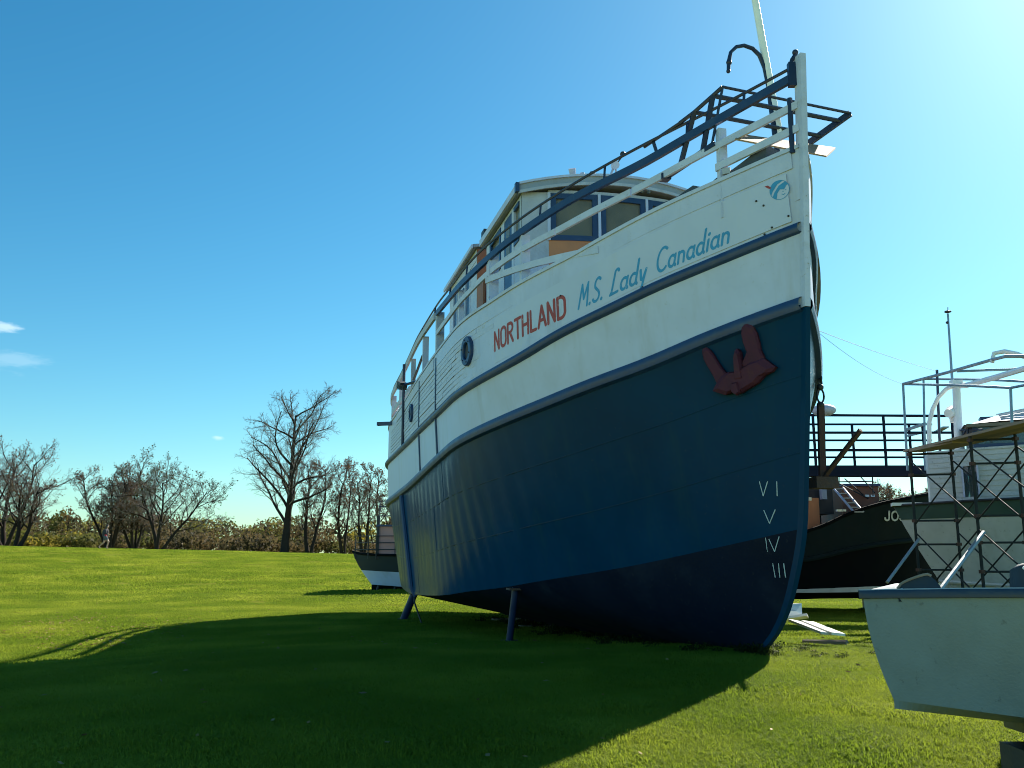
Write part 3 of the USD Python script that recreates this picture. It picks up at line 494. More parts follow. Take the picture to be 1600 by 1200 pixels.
for a, b in ((.43, 1.27), (-.42, .43), (-1.27, -.42)):
    froned(a + .03, b - .03, 6.22, 6.31, -.05, .02, M['blue_trim'], 'window_frame'); froned(a + .03, b - .03, 6.95, 7.04, -.05, .02, M['blue_trim'], 'window_frame')
    for q in (a + .03, b - .115): froned(q, q + .085, 6.31, 6.95, -.05, .02, M['blue_trim'], 'window_frame')
    froned(a + .11, b - .11, 6.30, 6.96, -.03, -.024, M['dusty_glass'], 'window_pane')
for q in (1.27, .43, -.42, -1.27): froned(q - .022, q + .022, 6.22, 7.05, -.05, .035, M['white'], 'mullion', 2)
def sidebox(s0_, s1_, z0, z1, o0, o1, m, name, sd=1, parent=None, hw=None):
    h = HW if hw is None else hw; obj(name, MB().hexa([W(s0_, sd * (h + o0), z0), W(s1_, sd * (h + o0), z0), W(s1_, sd * (h + o1), z0), W(s0_, sd * (h + o1), z0), W(s0_, sd * (h + o0), z1), W(s1_, sd * (h + o0), z1), W(s1_, sd * (h + o1), z1), W(s0_, sd * (h + o1), z1)]), m, parent if parent is not None else wh)
for sd in (1, -1):
    sidebox(F0, 5.05, ZB, ZT, -.06, 0, M['cream'], 'wall', sd); sidebox(5.05, 5.42, ZB, 6.28, -.06, 0, M['white_plank'], 'wall', sd); sidebox(5.05, A0, 6.98, ZT, -.06, -.004, M['cream'], 'wall', sd)
    sidebox(5.42, 5.56, ZB, 6.98, -.06, .01, M['white_plank'], 'wall', sd); sidebox(6.14, 6.36, ZB, 6.98, -.06, .01, M['white_plank'], 'wall', sd); sidebox(6.36, 7.3, ZB, 6.2, -.06, 0, M['white_plank'], 'wall', sd); sidebox(7.3, A0, ZB, 6.98, -.06, .006, M['white_plank'], 'wall', sd)
    sidebox(5.07, 5.40, 6.28, 6.36, -.05, .02, M['blue_trim'], 'window_frame', sd); sidebox(5.07, 5.40, 6.90, 6.97, -.05, .02, M['blue_trim'], 'window_frame', sd); sidebox(5.07, 5.40, 6.36, 6.90, -.035, -.028, M['dusty_glass'], 'window_pane', sd)
    sidebox(5.57, 6.13, ZB, 6.97, -.045, .004, M['blue_trim'], 'door', sd); sidebox(5.72, 5.98, 6.2, 6.8, .005, .009, M['dusty_glass'], 'window_pane', sd)
    sidebox(6.38, 7.28, 6.20, 6.30, -.05, .02, M['blue_trim'], 'window_frame', sd); sidebox(6.38, 7.28, 6.88, 6.97, -.05, .02, M['blue_trim'], 'window_frame', sd); sidebox(6.38, 6.48, 6.30, 6.88, -.05, .02, M['blue_trim'], 'window_frame', sd); sidebox(7.18, 7.28, 6.30, 6.88, -.05, .02, M['blue_trim'], 'window_frame', sd)
    sidebox(6.48, 7.18, 6.30, 6.88, -.035, -.028, M['dusty_glass'], 'window_pane', sd)
bb = np.linspace(-HW, HW, 9); obj('back_wall', MB().ribbon(np.stack([W(A0, bb, ZB), W(A0 - .06, bb, ZB), W(A0 - .06, bb, zroof(bb) - .05), W(A0, bb, zroof(bb) - .05)], 1)), M['white_plank'], wh)
bb = np.linspace(-1.78, 1.78, 17)
def roofrow(b, top): sA_ = fb(b * HW / 1.78) - .09; return [W(sA_, b, zroof(b) + (.0 if not top else .13)), W(A0 + .15 + 0 * b, b, zroof(b) + (.0 if not top else .13))]
lo, hi = roofrow(bb, False), roofrow(bb, True)
obj('roof', MB().ribbon(np.stack([lo[0], hi[0], hi[1], lo[1]], 1)), M['roof_grey'], wh, smooth=25)
fr = [fb(bb * HW / 1.78) - .112, zroof(bb)]; obj('roof_edge', MB().ribbon(np.stack([W(fr[0], bb, fr[1] - .045), W(fr[0] + .03, bb, fr[1] - .045), W(fr[0] + .03, bb, fr[1] + .005), W(fr[0], bb, fr[1] + .005)], 1)), M['cream'], wh)
obj('roof_edge', MB().ribbon(np.stack([W(fr[0] - .01, bb, fr[1] + .11), W(fr[0] + .03, bb, fr[1] + .11), W(fr[0] + .03, bb, fr[1] + .15), W(fr[0] - .01, bb, fr[1] + .15)], 1)), M['white'], wh)
for sd in (1, -1): obj('roof_edge', MB().beam(W(F0 - .03, sd * 1.80, 7.11), W(A0 + .15, sd * 1.80, 7.11), .04, .12), M['white'], wh); obj('roof_corner', MB().beam(W(F0 - .13, sd * 1.805, 7.10), W(F0 - .03, sd * 1.805, 7.10), .06, .16), M['blue_trim'], wh)
rz = 7.45
obj('vent_dome', MB().ball(W(4.95, .92, 7.36), .14, 2, (1, 1, .7)), M['black'], wh, smooth=True)
obj('horn', MB().tube([W(5.1, .72, 7.30), W(4.95, .80, 7.60)], [.03, .065], 10).tube([W(5.0, .6, 7.30), W(5.0, .6, 7.56)], .04, 8), M['white'], wh, smooth=40)
obj('roof_lamp', MB().tube([W(4.9, .45, 7.30), W(4.9, .45, 7.55)], .05, 8), M['black'], wh)
obj('searchlight', MB().tube([W(4.9, .22, 7.30), W(4.9, .07, 7.66)], .022, 6).tube([W(4.8, .07, 7.68), W(5.0, .02, 7.74)], [.075, .06], 10).tube([W(4.9, .0, 7.3), W(4.88, .04, 7.70)], .018, 6), M['white'], wh)
obj('anchor_light', MB().tube([W(4.9, .03, 7.72), W(4.9, -.10, 7.90)], .012, 5).ball(W(4.9, -.11, 7.94), .05, 2), M['black'], wh, smooth=40)
for b in (-.28, -.4): obj('roof_lamp', MB().ball(W(4.50, b, 7.12), .03, 1), M['glass'], wh)
obj('roof_vent', MB().box(W(5.6, -.98, 7.36), (.35, .3, .16), rotz(PHI)), M['roof_grey'], wh)
obj('roof_lamp', MB().box(W(7.6, 1.7, 7.26), (.18, .25, .14), rotz(PHI)), M['black'], wh)
# ---- long deckhouse behind it
dh = thing('deckhouse', parent=boat)
D0, D1, DW = 8.30, 11.3, 1.75
obj('front_panel', MB().hexa([W(D0 - .05, b, z) for z in (4.3, 7.18) for b in (-DW, DW) ] and [W(D0 - .05, -DW, 4.3), W(D0 - .05, DW, 4.3), W(D0, DW, 4.3), W(D0, -DW, 4.3), W(D0 - .05, -DW, 7.18), W(D0 - .05, DW, 7.18), W(D0, DW, 7.18), W(D0, -DW, 7.18)]), M['brown'], dh)
opens = [(8.95, 9.45), (10.35, 10.85)]
for sd in (1, -1):
    e = [D0] + [x for o in opens for x in o] + [D1]
    for a, b in zip(e[0::2], e[1::2]): sidebox(a, b, 4.3, 6.95, -.06, 0, M['white_plank'], 'wall', sd, dh, DW)
    sidebox(D0, D1, 6.95, 7.18, -.06, .012, M['white_plank'], 'wall', sd, dh, DW)
    for a, b in opens:
        sidebox(a + .03, b - .03, 4.3, 6.92, -.045, -.01, M['blue_trim'], 'door', sd, dh, DW)
        for q in (a, b - .035): sidebox(q, q + .035, 4.3, 6.95, -.05, .02, M['white'], 'door_frame', sd, dh, DW)
    for a, b in ((9.6, 10.2),):
        sidebox(a, b, 6.0, 6.75, .001, .02, M['blue_trim'], 'window_frame', sd, dh, DW); sidebox(a + .07, b - .07, 6.07, 6.68, .021, .025, M['glass'], 'window_pane', sd, dh, DW)
obj('back_wall', MB().hexa([W(D1, -DW, 4.3), W(D1, DW, 4.3), W(D1 + .06, DW, 4.3), W(D1 + .06, -DW, 4.3), W(D1, -DW, 7.18), W(D1, DW, 7.18), W(D1 + .06, DW, 7.18), W(D1 + .06, -DW, 7.18)]), M['white_plank'], dh)
bb = np.linspace(-1.86, 1.86, 11); zz = lambda b: 7.19 + .14 * (1 - (b / 1.86) ** 2)
obj('roof', MB().ribbon(np.stack([W(D0 - .12, bb, zz(bb)), W(D0 - .12, bb, zz(bb) + .06), W(D1 + .15, bb, zz(bb) + .06), W(D1 + .15, bb, zz(bb))], 1)), M['roof_grey'], dh)
for sd in (1, -1): obj('roof_edge', MB().beam(W(D0 - .13, sd * 1.875, 7.20), W(D1 + .15, sd * 1.875, 7.20), .03, .08), M['white'], dh)
obj('roof_vent', MB().box(W(9.0, 1.6, 7.32), (.3, .3, .16), rotz(PHI)), M['blue_trim'], dh)
obj('loose_panel', MB().hexa([W(s_, b_, z_) for z_ in (4.4, 6.4) for s_, b_ in ((7.66, 1.76), (8.2, 1.76), (8.2, 1.72), (7.66, 1.72))]), M['brown'], dh)
# hanging brackets and bent pieces against the deckhouse side
for s_ in (9.2, 10.0, 11.0): obj('bracket', MB().tube([W(s_, DW + .02, 5.75), W(s_ + .1, DW + .35, 5.55), W(s_ - .05, DW + .3, 5.3)], .025, 5), M['blue_steel'], dh)
# ---- jackstaff, davit, bow post and the frame lying across the bow
obj('jackstaff', MB().tube([W(.55, -.62, 4.6), W(.5, -.48, 6.39), W(.5, -.26, 8.13), W(.5, -.03, 9.9)], [.058, .054, .044, .034], 12), M['pipe_white'], boat, smooth=40)
dv = np.array([W(.5, b, z) for b, z in [(.165, 7.08), (.15, 7.22), (.12, 7.345), (.04, 7.43), (-.07, 7.465), (-.19, 7.44), (-.28, 7.36), (-.345, 7.2), (-.39, 6.95), (-.42, 6.6), (-.46, 6.1), (-.5, 4.7)]])
obj('davit', MB().tube(dv, [.022, .028, .023, .024, .025, .026, .028, .03, .034, .04, .04, .04], 8).ball(W(.5, .15, 7.20), .038, 1).ball(W(.5, .165, 7.08), .028, 1), M['blue_steel'], boat, smooth=40)
bp = thing('bow_post', parent=boat)
obj('fairlead', MB().tube([W(-.80, .02, 6.60), W(-.78, .06, 6.54), W(-.76, .085, 6.45)], .026, 6).ball(W(-.8, .03, 6.62), .035, 1), M['blue_steel'], bp)
obj('bracket', MB().beam(W(-.77, .07, 6.22), W(-.77, .07, 6.50), .08, .07, (0, 1, 0)), M['blue_steel'], bp)
obj('post', MB().tube([W(-.72, .09, 5.45), W(-.72, .085, 6.1)], .03, 6), M['blue_steel'], bp)
fm = thing('bow_frame', parent=boat)
A_, B_, C_, D_ = W(-.10, .57, 6.50), W(.0, .65, 6.43), W(.2, .80, 6.30), W(.36, .92, 6.22)
vec = W(.31, -1.41, 6.61) - A_; A2, B2, C2, D2 = A_ + vec, B_ + vec, C_ + vec * .99, D_ + vec * .98 + [0, 0, .0]
F0_, F1_ = W(.62, 1.02, 5.62), W(.05, .68, 5.80)
T = lambda p, r=.02, name='bar': obj(name, MB().tube(p, r, 6), M['blue_steel'], fm, smooth=40)
T([A_, A2], .017); T([B_, B2], .028); T([C_, C2], .026); T([A_, B_, C_, D_], .024); T([D_ + (0, 0, 0), W(.9, 1.16, 6.13)], .02)
obj('beam', MB().beam(A2 + .1 * unit(A2 - D2) * 0, D2, .05, .075), M['blue_steel'], fm)
L_ = lambda k: F1_ + (F0_ - F1_) * k
obj('beam', MB().beam(L_(-.1), L_(1.0), .06, .06), M['blue_steel'], fm); obj('foot', MB().box(L_(1.0), (.12, .12, .07), rotz(PHI)), M['blue_steel'], fm)
obj('upright', MB().beam(C_, L_(.66), .055, .045, AX.tolist() + [0]), M['blue_steel'], fm); obj('upright', MB().beam(B_, L_(.17), .055, .045, AX.tolist() + [0]), M['blue_steel'], fm); T([A_, L_(-.02)], .017, 'upright'); T([W(.75, 1.1, 6.14), W(.72, 1.06, 5.95)], .022, 'upright')

# ------------------------------------------------------------------ things on and round the big boat
_pu = np.array([(1113, 545), (1180, 507), (1160, 550), (1155, 580), (1125, 610), (1150, 612), (1212, 570), (1195, 585)], float); _pz = np.array([(.31, 3.44), (-.15, 3.63), (-.01, 3.34), (.04, 3.13), (.25, 2.94), (.08, 2.90), (-.32, 3.14), (-.22, 3.05)])
_aff = np.linalg.lstsq(np.column_stack([_pu, np.ones(8)]), _pz, rcond=None)[0]                # outline of the anchor laid on the skin
def on_skin(p, off): q = np.column_stack([np.asarray(p, float), np.ones(len(p))]) @ _aff; return hullpt(q[:, 0], q[:, 1], off)
def cast(poly, n0, n1, inset=.80):                            # a casting: outline, chamfered face
    poly = np.array(poly, float); c = poly.mean(0); k = len(poly); A, B, C = on_skin(poly, n0), on_skin(poly, n0 + (n1 - n0) * .6), on_skin(c + (poly - c) * inset, n1); m = MB(); ring = lambda i: [(i + 1) % k]
    v = np.vstack([A, B, C, C.mean(0), A.mean(0)])
    return m.add(v, [[o + i, o + (i + 1) % k, o + k + (i + 1) % k, o + k + i] for o in (0, k) for i in range(k)]).add(v, [[2 * k + i, 2 * k + (i + 1) % k, 3 * k] for i in range(k)] + [[(i + 1) % k, i, 3 * k + 1] for i in range(k)])
an = thing('anchor', 'dark red anchor clamped to the navy hull below the white band', 'anchor')
obj('fluke', cast([(1103.5, 550), (1105, 545), (1111, 542.5), (1116, 546), (1121, 554), (1126, 565), (1131, 575), (1137, 583), (1139, 596), (1121, 606), (1116, 590), (1108, 572), (1104, 562)], .02, .075), M['anchor_red'], an)
obj('fluke', cast([(1168, 522), (1170, 511), (1174, 505), (1179, 504), (1186, 510), (1191, 522), (1193, 536), (1193.5, 546), (1198, 560), (1196, 576), (1168, 590), (1162, 574), (1175, 558), (1172, 548), (1169, 536)], .02, .08), M['anchor_red'], an)
obj('shank', cast([(1152, 600), (1153, 576), (1154.5, 556), (1157, 548), (1160.5, 545), (1164, 550), (1164.5, 571), (1166, 598)], .02, .13, .7), M['anchor_red'], an)
obj('crown', cast([(1112, 611), (1118, 602), (1130, 588), (1142, 581), (1152, 580), (1164, 575), (1178, 566), (1198, 560), (1214, 573), (1208, 580), (1196, 586), (1184, 598), (1170, 606), (1156, 614), (1146, 611), (1132, 617)], .015, .12, .78), M['anchor_red'], an)
obj('crown_lug', cast([(1146, 612), (1148, 598), (1157, 596), (1160, 612), (1153, 617)], .08, .15, .8), M['anchor_red'], an)
pa = thing('hanging_anchor', 'rusty anchor hanging by its chain behind the bow of the big boat', 'anchor')
ap = lambda z, db=0.0, ds=0.0: W(1.0 + ds, -1.15 - .04 * (z - 2.5) + db, z)
def link(c, r, l, a): 
    g = np.linspace(0, 2 * np.pi, 15); d = np.array([math.cos(a), math.sin(a), 0]); return MB().tube([c + d * r * math.cos(x) + np.array([0, 0, l * math.sin(x)]) for x in g], .013, 5, cap=False)
for k in range(7): obj('chain_link', link(ap(3.62 - k * .062), .027, .045, k % 2 * 1.57 + .4), M['black'], pa)
obj('shackle', link(ap(3.08), .05, .09, .2), M['black'], pa); obj('swivel', MB().ball(ap(3.19), .045, 1).ball(ap(2.96), .05, 1), M['black'], pa)
obj('shank', MB().beam(ap(2.95), ap(2.0), .075, .075, (0, 1, 0)), M['rust'], pa)
obj('fluke', MB().beam(ap(2.03), dirpx(1345, 672) * (11.0 / dirpx(1345, 672)[1]) + np.array([0, 0, EYE]), .045, .05, AX.tolist() + [0]), M['rust'], pa)
obj('crown', MB().box(ap(1.98), (.30, .22, .14), rotz(PHI)), M['rust'], pa)
# props and blocks under the hull
def prop(label, top, foot, r):
    p = thing('hull_prop', label, 'prop', loc=None); obj('post', MB().tube([foot, top], r, 12), M['blue_steel'], p, smooth=40)
    obj('foot_plate', MB().box(np.asarray(foot) + [0, 0, .015], (.26, .26, .03)), M['rust'], p); obj('top_plate', MB().box(np.asarray(top) - [0, 0, .02], (.24, .24, .03), rotz(PHI)), M['rust'], p)
f1 = W(4.95, 1.9, 0); f1[2] = ground_z(f1[0], f1[1]); prop('navy tube prop under the middle of the big hull, nearer one', W(4.72, 1.86, .62), f1, .052)
f2 = W(13.1, 2.45, 0); f2[2] = ground_z(f2[0], f2[1]); prop('navy tube prop under the stern of the big boat, beside the fender strip', W(12.75, 2.25, .26), f2, .09)
for k, s_ in enumerate((2.0, 4.5, 7.0, 9.5, 12.0)):
    g = W(s_, 0, 0); gz = float(ground_z(g[0], g[1])); h = float(ZK[0](s_)) - .06 - gz
    if h > .03: tag(obj('keel_block', MB().box(W(s_, 0, gz + h / 2 - .03), (1.1, .3, h + .04), rotz(PHI)), M['timber']), ('timber block under the keel at the bow' if k == 0 else 'timber block under the keel amidships' if k == 1 else ('timber block under the keel abaft amidships' if k == 3 else 'timber block under the keel towards the stern')), 'block', 'blocks under the keel')
hp = thing('hose', 'dark hose hanging from the stern of the big hull to the grass', 'hose')
f3 = W(11.2, 2.30, 0); f3[2] = ground_z(f3[0], f3[1]); obj('tube', MB().tube([W(11.55, 2.42, .3), W(11.5, 2.43, .1), W(11.3, 2.38, -.1), f3], .022, 6), M['black'], hp)
# plywood sheet laid across the bow rail
def slab_thing(name, label, cat, p, th, m):
    p = [np.asarray(q, float) for q in p]; t = np.array([0, 0, th]); return tag(obj(name, MB().hexa(p + [q + t for q in p]), m), label, cat)
slab_thing('plywood_board', 'tan plywood board lying across the bow rails by the stem post', 'board', [W(-.32, .56, 5.73), W(.18, .20, 6.06), W(.18, -1.07, 6.03), W(-.32, -.60, 5.65)][::-1], .022, M['ply'])
# ------------------------------------------------------------------ neighbours in the yard
def at(u, v, y): d = dirpx(u, v); return np.array([0, 0, EYE]) + d * (y / d[1])
def gz(x, y): return float(ground_z(x, y))
def onground(x, y, dz=0.0): return np.array([x, y, gz(x, y) + dz])
# white boards thrown on the grass behind the bow
for i, (a, b, w, ax, lab) in enumerate([(at(1262, 972, 12.6), at(1310, 991, 11.6), .17, 0, 'white board lying in the grass behind the bow, longest and rightmost'),
                                        (at(1240, 970, 12.7), at(1292, 990, 11.7), .15, 0, 'white board in the grass behind the bow, partly under the longest one'),
                                        (at(1225, 968, 12.9), at(1262, 962, 12.8), .22, 0, 'short white board end propped on the pile behind the bow')]):
    tag(obj('board', MB().beam(a, b, w, .03, (0.1, .2, 1)), M['white_clean']), lab, 'board')
jag = at(1238, 955, 12.9); tag(obj('board', MB().hexa([jag + np.array(q) for q in [(-.15, 0, -.08), (.13, 0, -.06), (.06, .02, 0), (-.15, .02, .0), (-.14, .10, .07), (.02, .12, .09), (.17, .12, .10), (-.10, .14, .09)]]), M['white_clean']), 'jagged white board end standing up behind the bow', 'board')
tag(obj('timber_log', MB().tube([onground(3.95, 13.0, .04), onground(4.4, 12.6, .04)], .05, 9), M['timber']), 'dark timber under the white boards behind the bow', 'timber')

# the grey open boat on its stand at the right edge
gb = thing('grey_boat', 'grey open boat with blue gunwale close by at the right edge', 'boat')
GO = np.array([2.20, 5.95, 0]); ga = unit(np.array([.975, -.22, 0])); gp = np.array([-ga[1], ga[0], 0])       # gp: towards the far side
hl = math.radians(-4.5)
def G(t, b, z):                                              # t aft, b to the far side, z up; the hull leans away a little
    t, b, z = np.broadcast_arrays(np.asarray(t, float), np.asarray(b, float), np.asarray(z, float)); zz = z - .55
    bb = b * math.cos(hl) - zz * math.sin(hl) * 1.0; zq = b * math.sin(hl) + zz * math.cos(hl)
    return GO + t[..., None] * ga + bb[..., None] * gp + np.stack([0 * t, 0 * t, zq + .55], -1)
def gstem(f): return .13 * (1 - f) ** 1.9
tt = np.linspace(0, 1, 60) ** 1.5
def gside(sd, f, inset=0.0):
    t0 = gstem(f); t = t0 + tt * (4.1 - t0); B = .52 + .20 * f; e = 1.6
    b = sd * np.maximum(B * (1 - (1 - np.clip((t - t0) / e, 0, 1)) ** 2.1) - inset, 0)
    z0 = .235 - .085 * t; return G(t, b, z0 + (.85 - .01 * t - z0) * f)
for sd in (-1, 1):
    g = np.array([gside(sd, f) for f in np.linspace(0, 1, 12)]); g += (meshkit.noise(g * 2.2, 9) - .5)[..., None] * gp * .008
    obj('hull_side', MB().grid(g if sd > 0 else g[:, ::-1]), M['grey_hull'], gb, smooth=50)
    gi = np.array([gside(sd, f, .02) for f in np.linspace(0.15, 1, 6)]); obj('inner_side', MB().grid(gi), M['grey_hull'], gb, smooth=50)
    t_ = np.linspace(-.025, 4.1, 60); B = .72 * (1 - (1 - np.clip((t_ + .01) / 1.6, 0, 1)) ** 2.1)
    sec = [(-.02, -.03), (.026, -.026), (.03, .0), (.02, .022), (-.03, .022)]
    obj('gunwale', MB().ribbon(np.stack([G(t_, sd * np.maximum(B + o, 0), .85 - .01 * t_ + h) for o, h in (sec if sd > 0 else sec[::-1])], 1)), M['grey_blue'], gb, smooth=40)
    obj('gunwale_top', MB().ribbon(np.stack([G(t_, sd * np.maximum(B + o, 0), .85 - .01 * t_ + h) for o, h in [(-.028, .0225), (.018, .0225), (.016, .028), (-.028, .028)][::sd]], 1)), M['galv'], gb)
obj('hull_bottom', MB().grid(np.array([gside(-1, 0)[:, :] + 0, 0.5 * (gside(-1, 0) + gside(1, 0)) - [0, 0, .05], gside(1, 0)])), M['grey_hull'], gb)
obj('floor', MB().grid(np.array([gside(-1, .2, .01), gside(1, .2, .01)])), M['grey_hull'], gb)
t_ = np.linspace(0, .21, 12); B = .70 * (1 - (1 - np.clip(t_ / 1.6, 0, 1)) ** 2.1)
obj('foredeck', MB().grid(np.array([G(t_, k * B, .868 + .05 * (1 - k * k) * np.clip(t_ / .2, 0, 1) + .0 * t_) for k in np.linspace(-1, 1, 7)])), M['white_clean'], gb, smooth=True)
obj('foredeck_edge', MB().grid(np.array([G(.21 + 0 * t_[:7], np.linspace(-.17, .17, 7), .80), G(.21 + 0 * t_[:7], np.linspace(-.17, .17, 7), .868 + .05 * (1 - np.linspace(-1, 1, 7) ** 2))])), M['white_clean'], gb)
def hump(t0, t1, b0, b1, z0, h, m, name, edge=None):
    t = np.linspace(t0, t1, 14); k = (t - t0) / (t1 - t0); pr = h * (np.clip(k / .62, 0, 1) ** .55 * .55 + .45) * (1 - np.clip((k - .55) / .45, 0, 1) ** 2.2)
    obj(name, MB().ribbon(np.stack([G(t, b0, z0), G(t, b1, z0), G(t, b1 - .03, z0 + pr), G(t, b0 + .03, z0 + pr)], 1)), m, gb, smooth=30)
    if edge: obj('windscreen_trim', MB().tube(G(t[:10], b0 + .02, z0 + pr[:10] + .004), .008, 5), edge, gb)
hump(.18, .47, -.17, .19, .80, .165, M['vinyl'], 'windscreen', M['timber'])
sb_ = MB()
for k in range(1): sb_.mesh(trimesh.convex.convex_hull(np.array([G(t, b, z) for t, b, z in [(q_ - .56, b__, z__) for q_, b__, z__ in [(1.38, -.30, .62), (1.42, -.30, 1.0), (1.47, -.28, 1.035), (1.70, -.28, 1.05), (1.82, -.28, 1.03), (1.86, -.3, .62), (1.38, .0, .62), (1.42, .0, 1.0), (1.47, .0, 1.035), (1.70, .0, 1.05), (1.82, .0, 1.03), (1.86, 0, .62)]]])))
obj('seat_back', sb_, M['vinyl'], gb, smooth=70); obj('seat_piping', MB().tube([G(.855, -.30, .99), G(.91, -.285, 1.037), G(1.14, -.285, 1.052)], .010, 6), M['white_clean'], gb)
obj('transom', MB().hexa([G(4.08, -.5, .1), G(4.1, -.5, .1), G(4.1, .5, .1), G(4.08, .5, .1), G(4.08, -.71, .85), G(4.1, -.71, .85), G(4.1, .71, .85), G(4.08, .71, .85)]), M['grey_hull'], gb)
st = thing('boat_stand', 'black post and block under the grey boat at the right edge', 'stand')
pg = G(.90, -.05, .1); pb = onground(pg[0] + .0, pg[1])
obj('post', MB().box([pg[0] + .01, pg[1], (.14 + pb[2]) / 2 + .04], (.12, .13, .14 - pb[2] + .0)), M['black'], st); obj('block', MB().box(pb + [.05, 0, .085], (.40, .34, .22)), M['black'], st)
obj('cross_beam', MB().beam(G(.90, -.48, .09), G(.90, .48, .09), .1, .07), M['black'], st)
pg = G(3.2, -.05, .1); pb = onground(pg[0], pg[1]); obj('post', MB().box([pg[0], pg[1], (.10 + pb[2]) / 2], (.13, .13, .10 - pb[2])), M['black'], st)

# white boat with clapboard house and pipe awning
wb = thing('white_cabin_boat', 'white cabin boat with green band and open pipe awning frame behind the scaffold', 'boat')
WO = np.array([7.72, 18.6, 0]); wa = unit(np.array([.93, -.36, 0])); wp = np.array([-wa[1], wa[0], 0])
def Q(t, b, z):
    t, b, z = np.broadcast_arrays(np.asarray(t, float), np.asarray(b, float), np.asarray(z, float)); return WO + t[..., None] * wa + b[..., None] * wp + np.stack([0 * t, 0 * t, z], -1)
def wside(sd, f, off=0.0, z0=.62, z1=1.80, n=50):
    t0 = .62 * (1 - f) ** 1.1; t = t0 + np.linspace(0, 1, n) ** 1.4 * (9.5 - t0); B = 1.0 + .5 * f
    b = sd * (B * (1 - (1 - np.clip((t - t0) / 3.6, 0, 1)) ** 2.2) + off)
    return Q(t, b, z0 - .05 * np.clip(t, 0, 3) * (1 - f) + (z1 - z0) * f)
for sd in (-1, 1):
    obj('hull_side', MB().grid(np.array([wside(sd, f) for f in np.linspace(0, 1, 9)])), M['white_old'], wb, smooth=40)
    obj('green_band', MB().grid(np.array([wside(sd, f, .012, n=50) for f in (1.0, 1.12, 1.22)])), M['green_band'], wb, smooth=40)
    obj('bulwark', MB().grid(np.array([wside(sd, f) for f in (1.0, 1.24)])), M['white_old'], wb)
    obj('rub_strip', MB().tube(wside(sd, 1.235, .01), .03, 6), M['black'], wb)
    obj('chine_strip', MB().tube(wside(sd, .02, .01), .035, 6), M['white_old'], wb)
obj('hull_bottom', MB().grid(np.array([wside(-1, 0), .5 * (wside(-1, 0) + wside(1, 0)) - [0, 0, .35], wside(1, 0)])), M['white_old'], wb)
obj('deck', MB().grid(np.array([wside(-1, 1.02), wside(1, 1.02)])), M['deck'], wb)
obj('bow_plate', MB().box(Q(.12, 0, 2.1), (.55, .35, .06), rotz(-.3)), M['white_clean'], wb)
H0, H1, HB, HZ0, HZ1 = .55, 8.5, 1.05, 1.8, 3.05
ho = thing('house', parent=wb)
def hbw(t): return np.interp(t, [.5, 1.3, 2.1, 9], [.33, .78, 1.05, 1.05])
def hbox(t0, t1, b0, b1, z0, z1, m, name, p=None): obj(name, MB().hexa([Q(t0, b0, z0), Q(t1, b0, z0), Q(t1, b1, z0), Q(t0, b1, z0), Q(t0, b0, z1), Q(t1, b0, z1), Q(t1, b1, z1), Q(t0, b1, z1)]), m, p if p is not None else ho)
hbox(2.0, H1, -HB, HB, HZ0, HZ0 + .02, M['deck'], 'floor')
wq = np.random.default_rng(3)
for sd in (-1, 1):                                            # lapped boards, with a window hole
    for k in range(13):
        za, zb = HZ0 + k * (HZ1 - HZ0) / 13, HZ0 + (k + 1) * (HZ1 - HZ0) / 13
        for (a, b) in ([(H0, 1.12), (1.36, H1)] if 4 <= k <= 9 else [(H0, H1)]):
            tq_ = np.array([a] + [x_ for x_ in (1.3, 2.1) if a < x_ < b] + [b]); h_ = hbw(tq_)
            obj('clapboard', MB().ribbon(np.stack([Q(tq_, sd * h_, za), Q(tq_, sd * (h_ + .018), za), Q(tq_, sd * (h_ + .004), zb), Q(tq_, sd * h_, zb)], 1)), M['white_old'], ho)
    for t0_, t1_, m_, n_ in ((1.10, 1.13, 'white', 'window_frame'), (1.35, 1.38, 'white', 'window_frame'), (1.13, 1.35, 'glass', 'window_pane')):
        tq_ = np.array([t0_, t1_]); h_ = hbw(tq_); o0, o1 = (-.03, .035) if m_ == 'white' else (-.012, -.006); obj(n_, MB().ribbon(np.stack([Q(tq_, sd * (h_ + o0), 2.18), Q(tq_, sd * (h_ + o1), 2.18), Q(tq_, sd * (h_ + o1), 2.76), Q(tq_, sd * (h_ + o0), 2.76)], 1)), M[m_], ho)
hbox(H0, H0 + .04, -hbw(H0), hbw(H0), HZ0, HZ1, M['white_old'], 'wall'); hbox(H1 - .04, H1, -1.05, 1.05, HZ0, HZ1, M['white_old'], 'wall')
# pilot house with rounded roof on it
P0, P1, HB = 1.35, 6.5, .76
for sd in (-1, 1):
    hbox(P0, P1, sd * (HB - .01), sd * (HB - .06), HZ1, HZ1 + .12, M['blue_trim'], 'sill'); hbox(P0, P1, sd * (HB - .02), sd * (HB - .03), HZ1 + .12, HZ1 + .48, M['glass'], 'window_pane')
    for t in np.arange(P0, P1 + .1, 1.1): hbox(t, t + .08, sd * (HB - .0), sd * (HB - .06), HZ1 + .12, HZ1 + .48, M['blue_trim'], 'mullion')
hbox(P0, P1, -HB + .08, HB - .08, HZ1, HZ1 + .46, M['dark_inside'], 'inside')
g = np.linspace(-1, 1, 15); tq_ = np.array([H0, 1.3, 2.1, H1]); obj('roof', MB().ribbon(np.stack([Q(tq_, -hbw(tq_) - .03, HZ1), Q(tq_, hbw(tq_) + .03, HZ1), Q(tq_, hbw(tq_) + .03, HZ1 + .04), Q(tq_, -hbw(tq_) - .03, HZ1 + .04)], 1)), M['white_old'], ho)
rr = [];
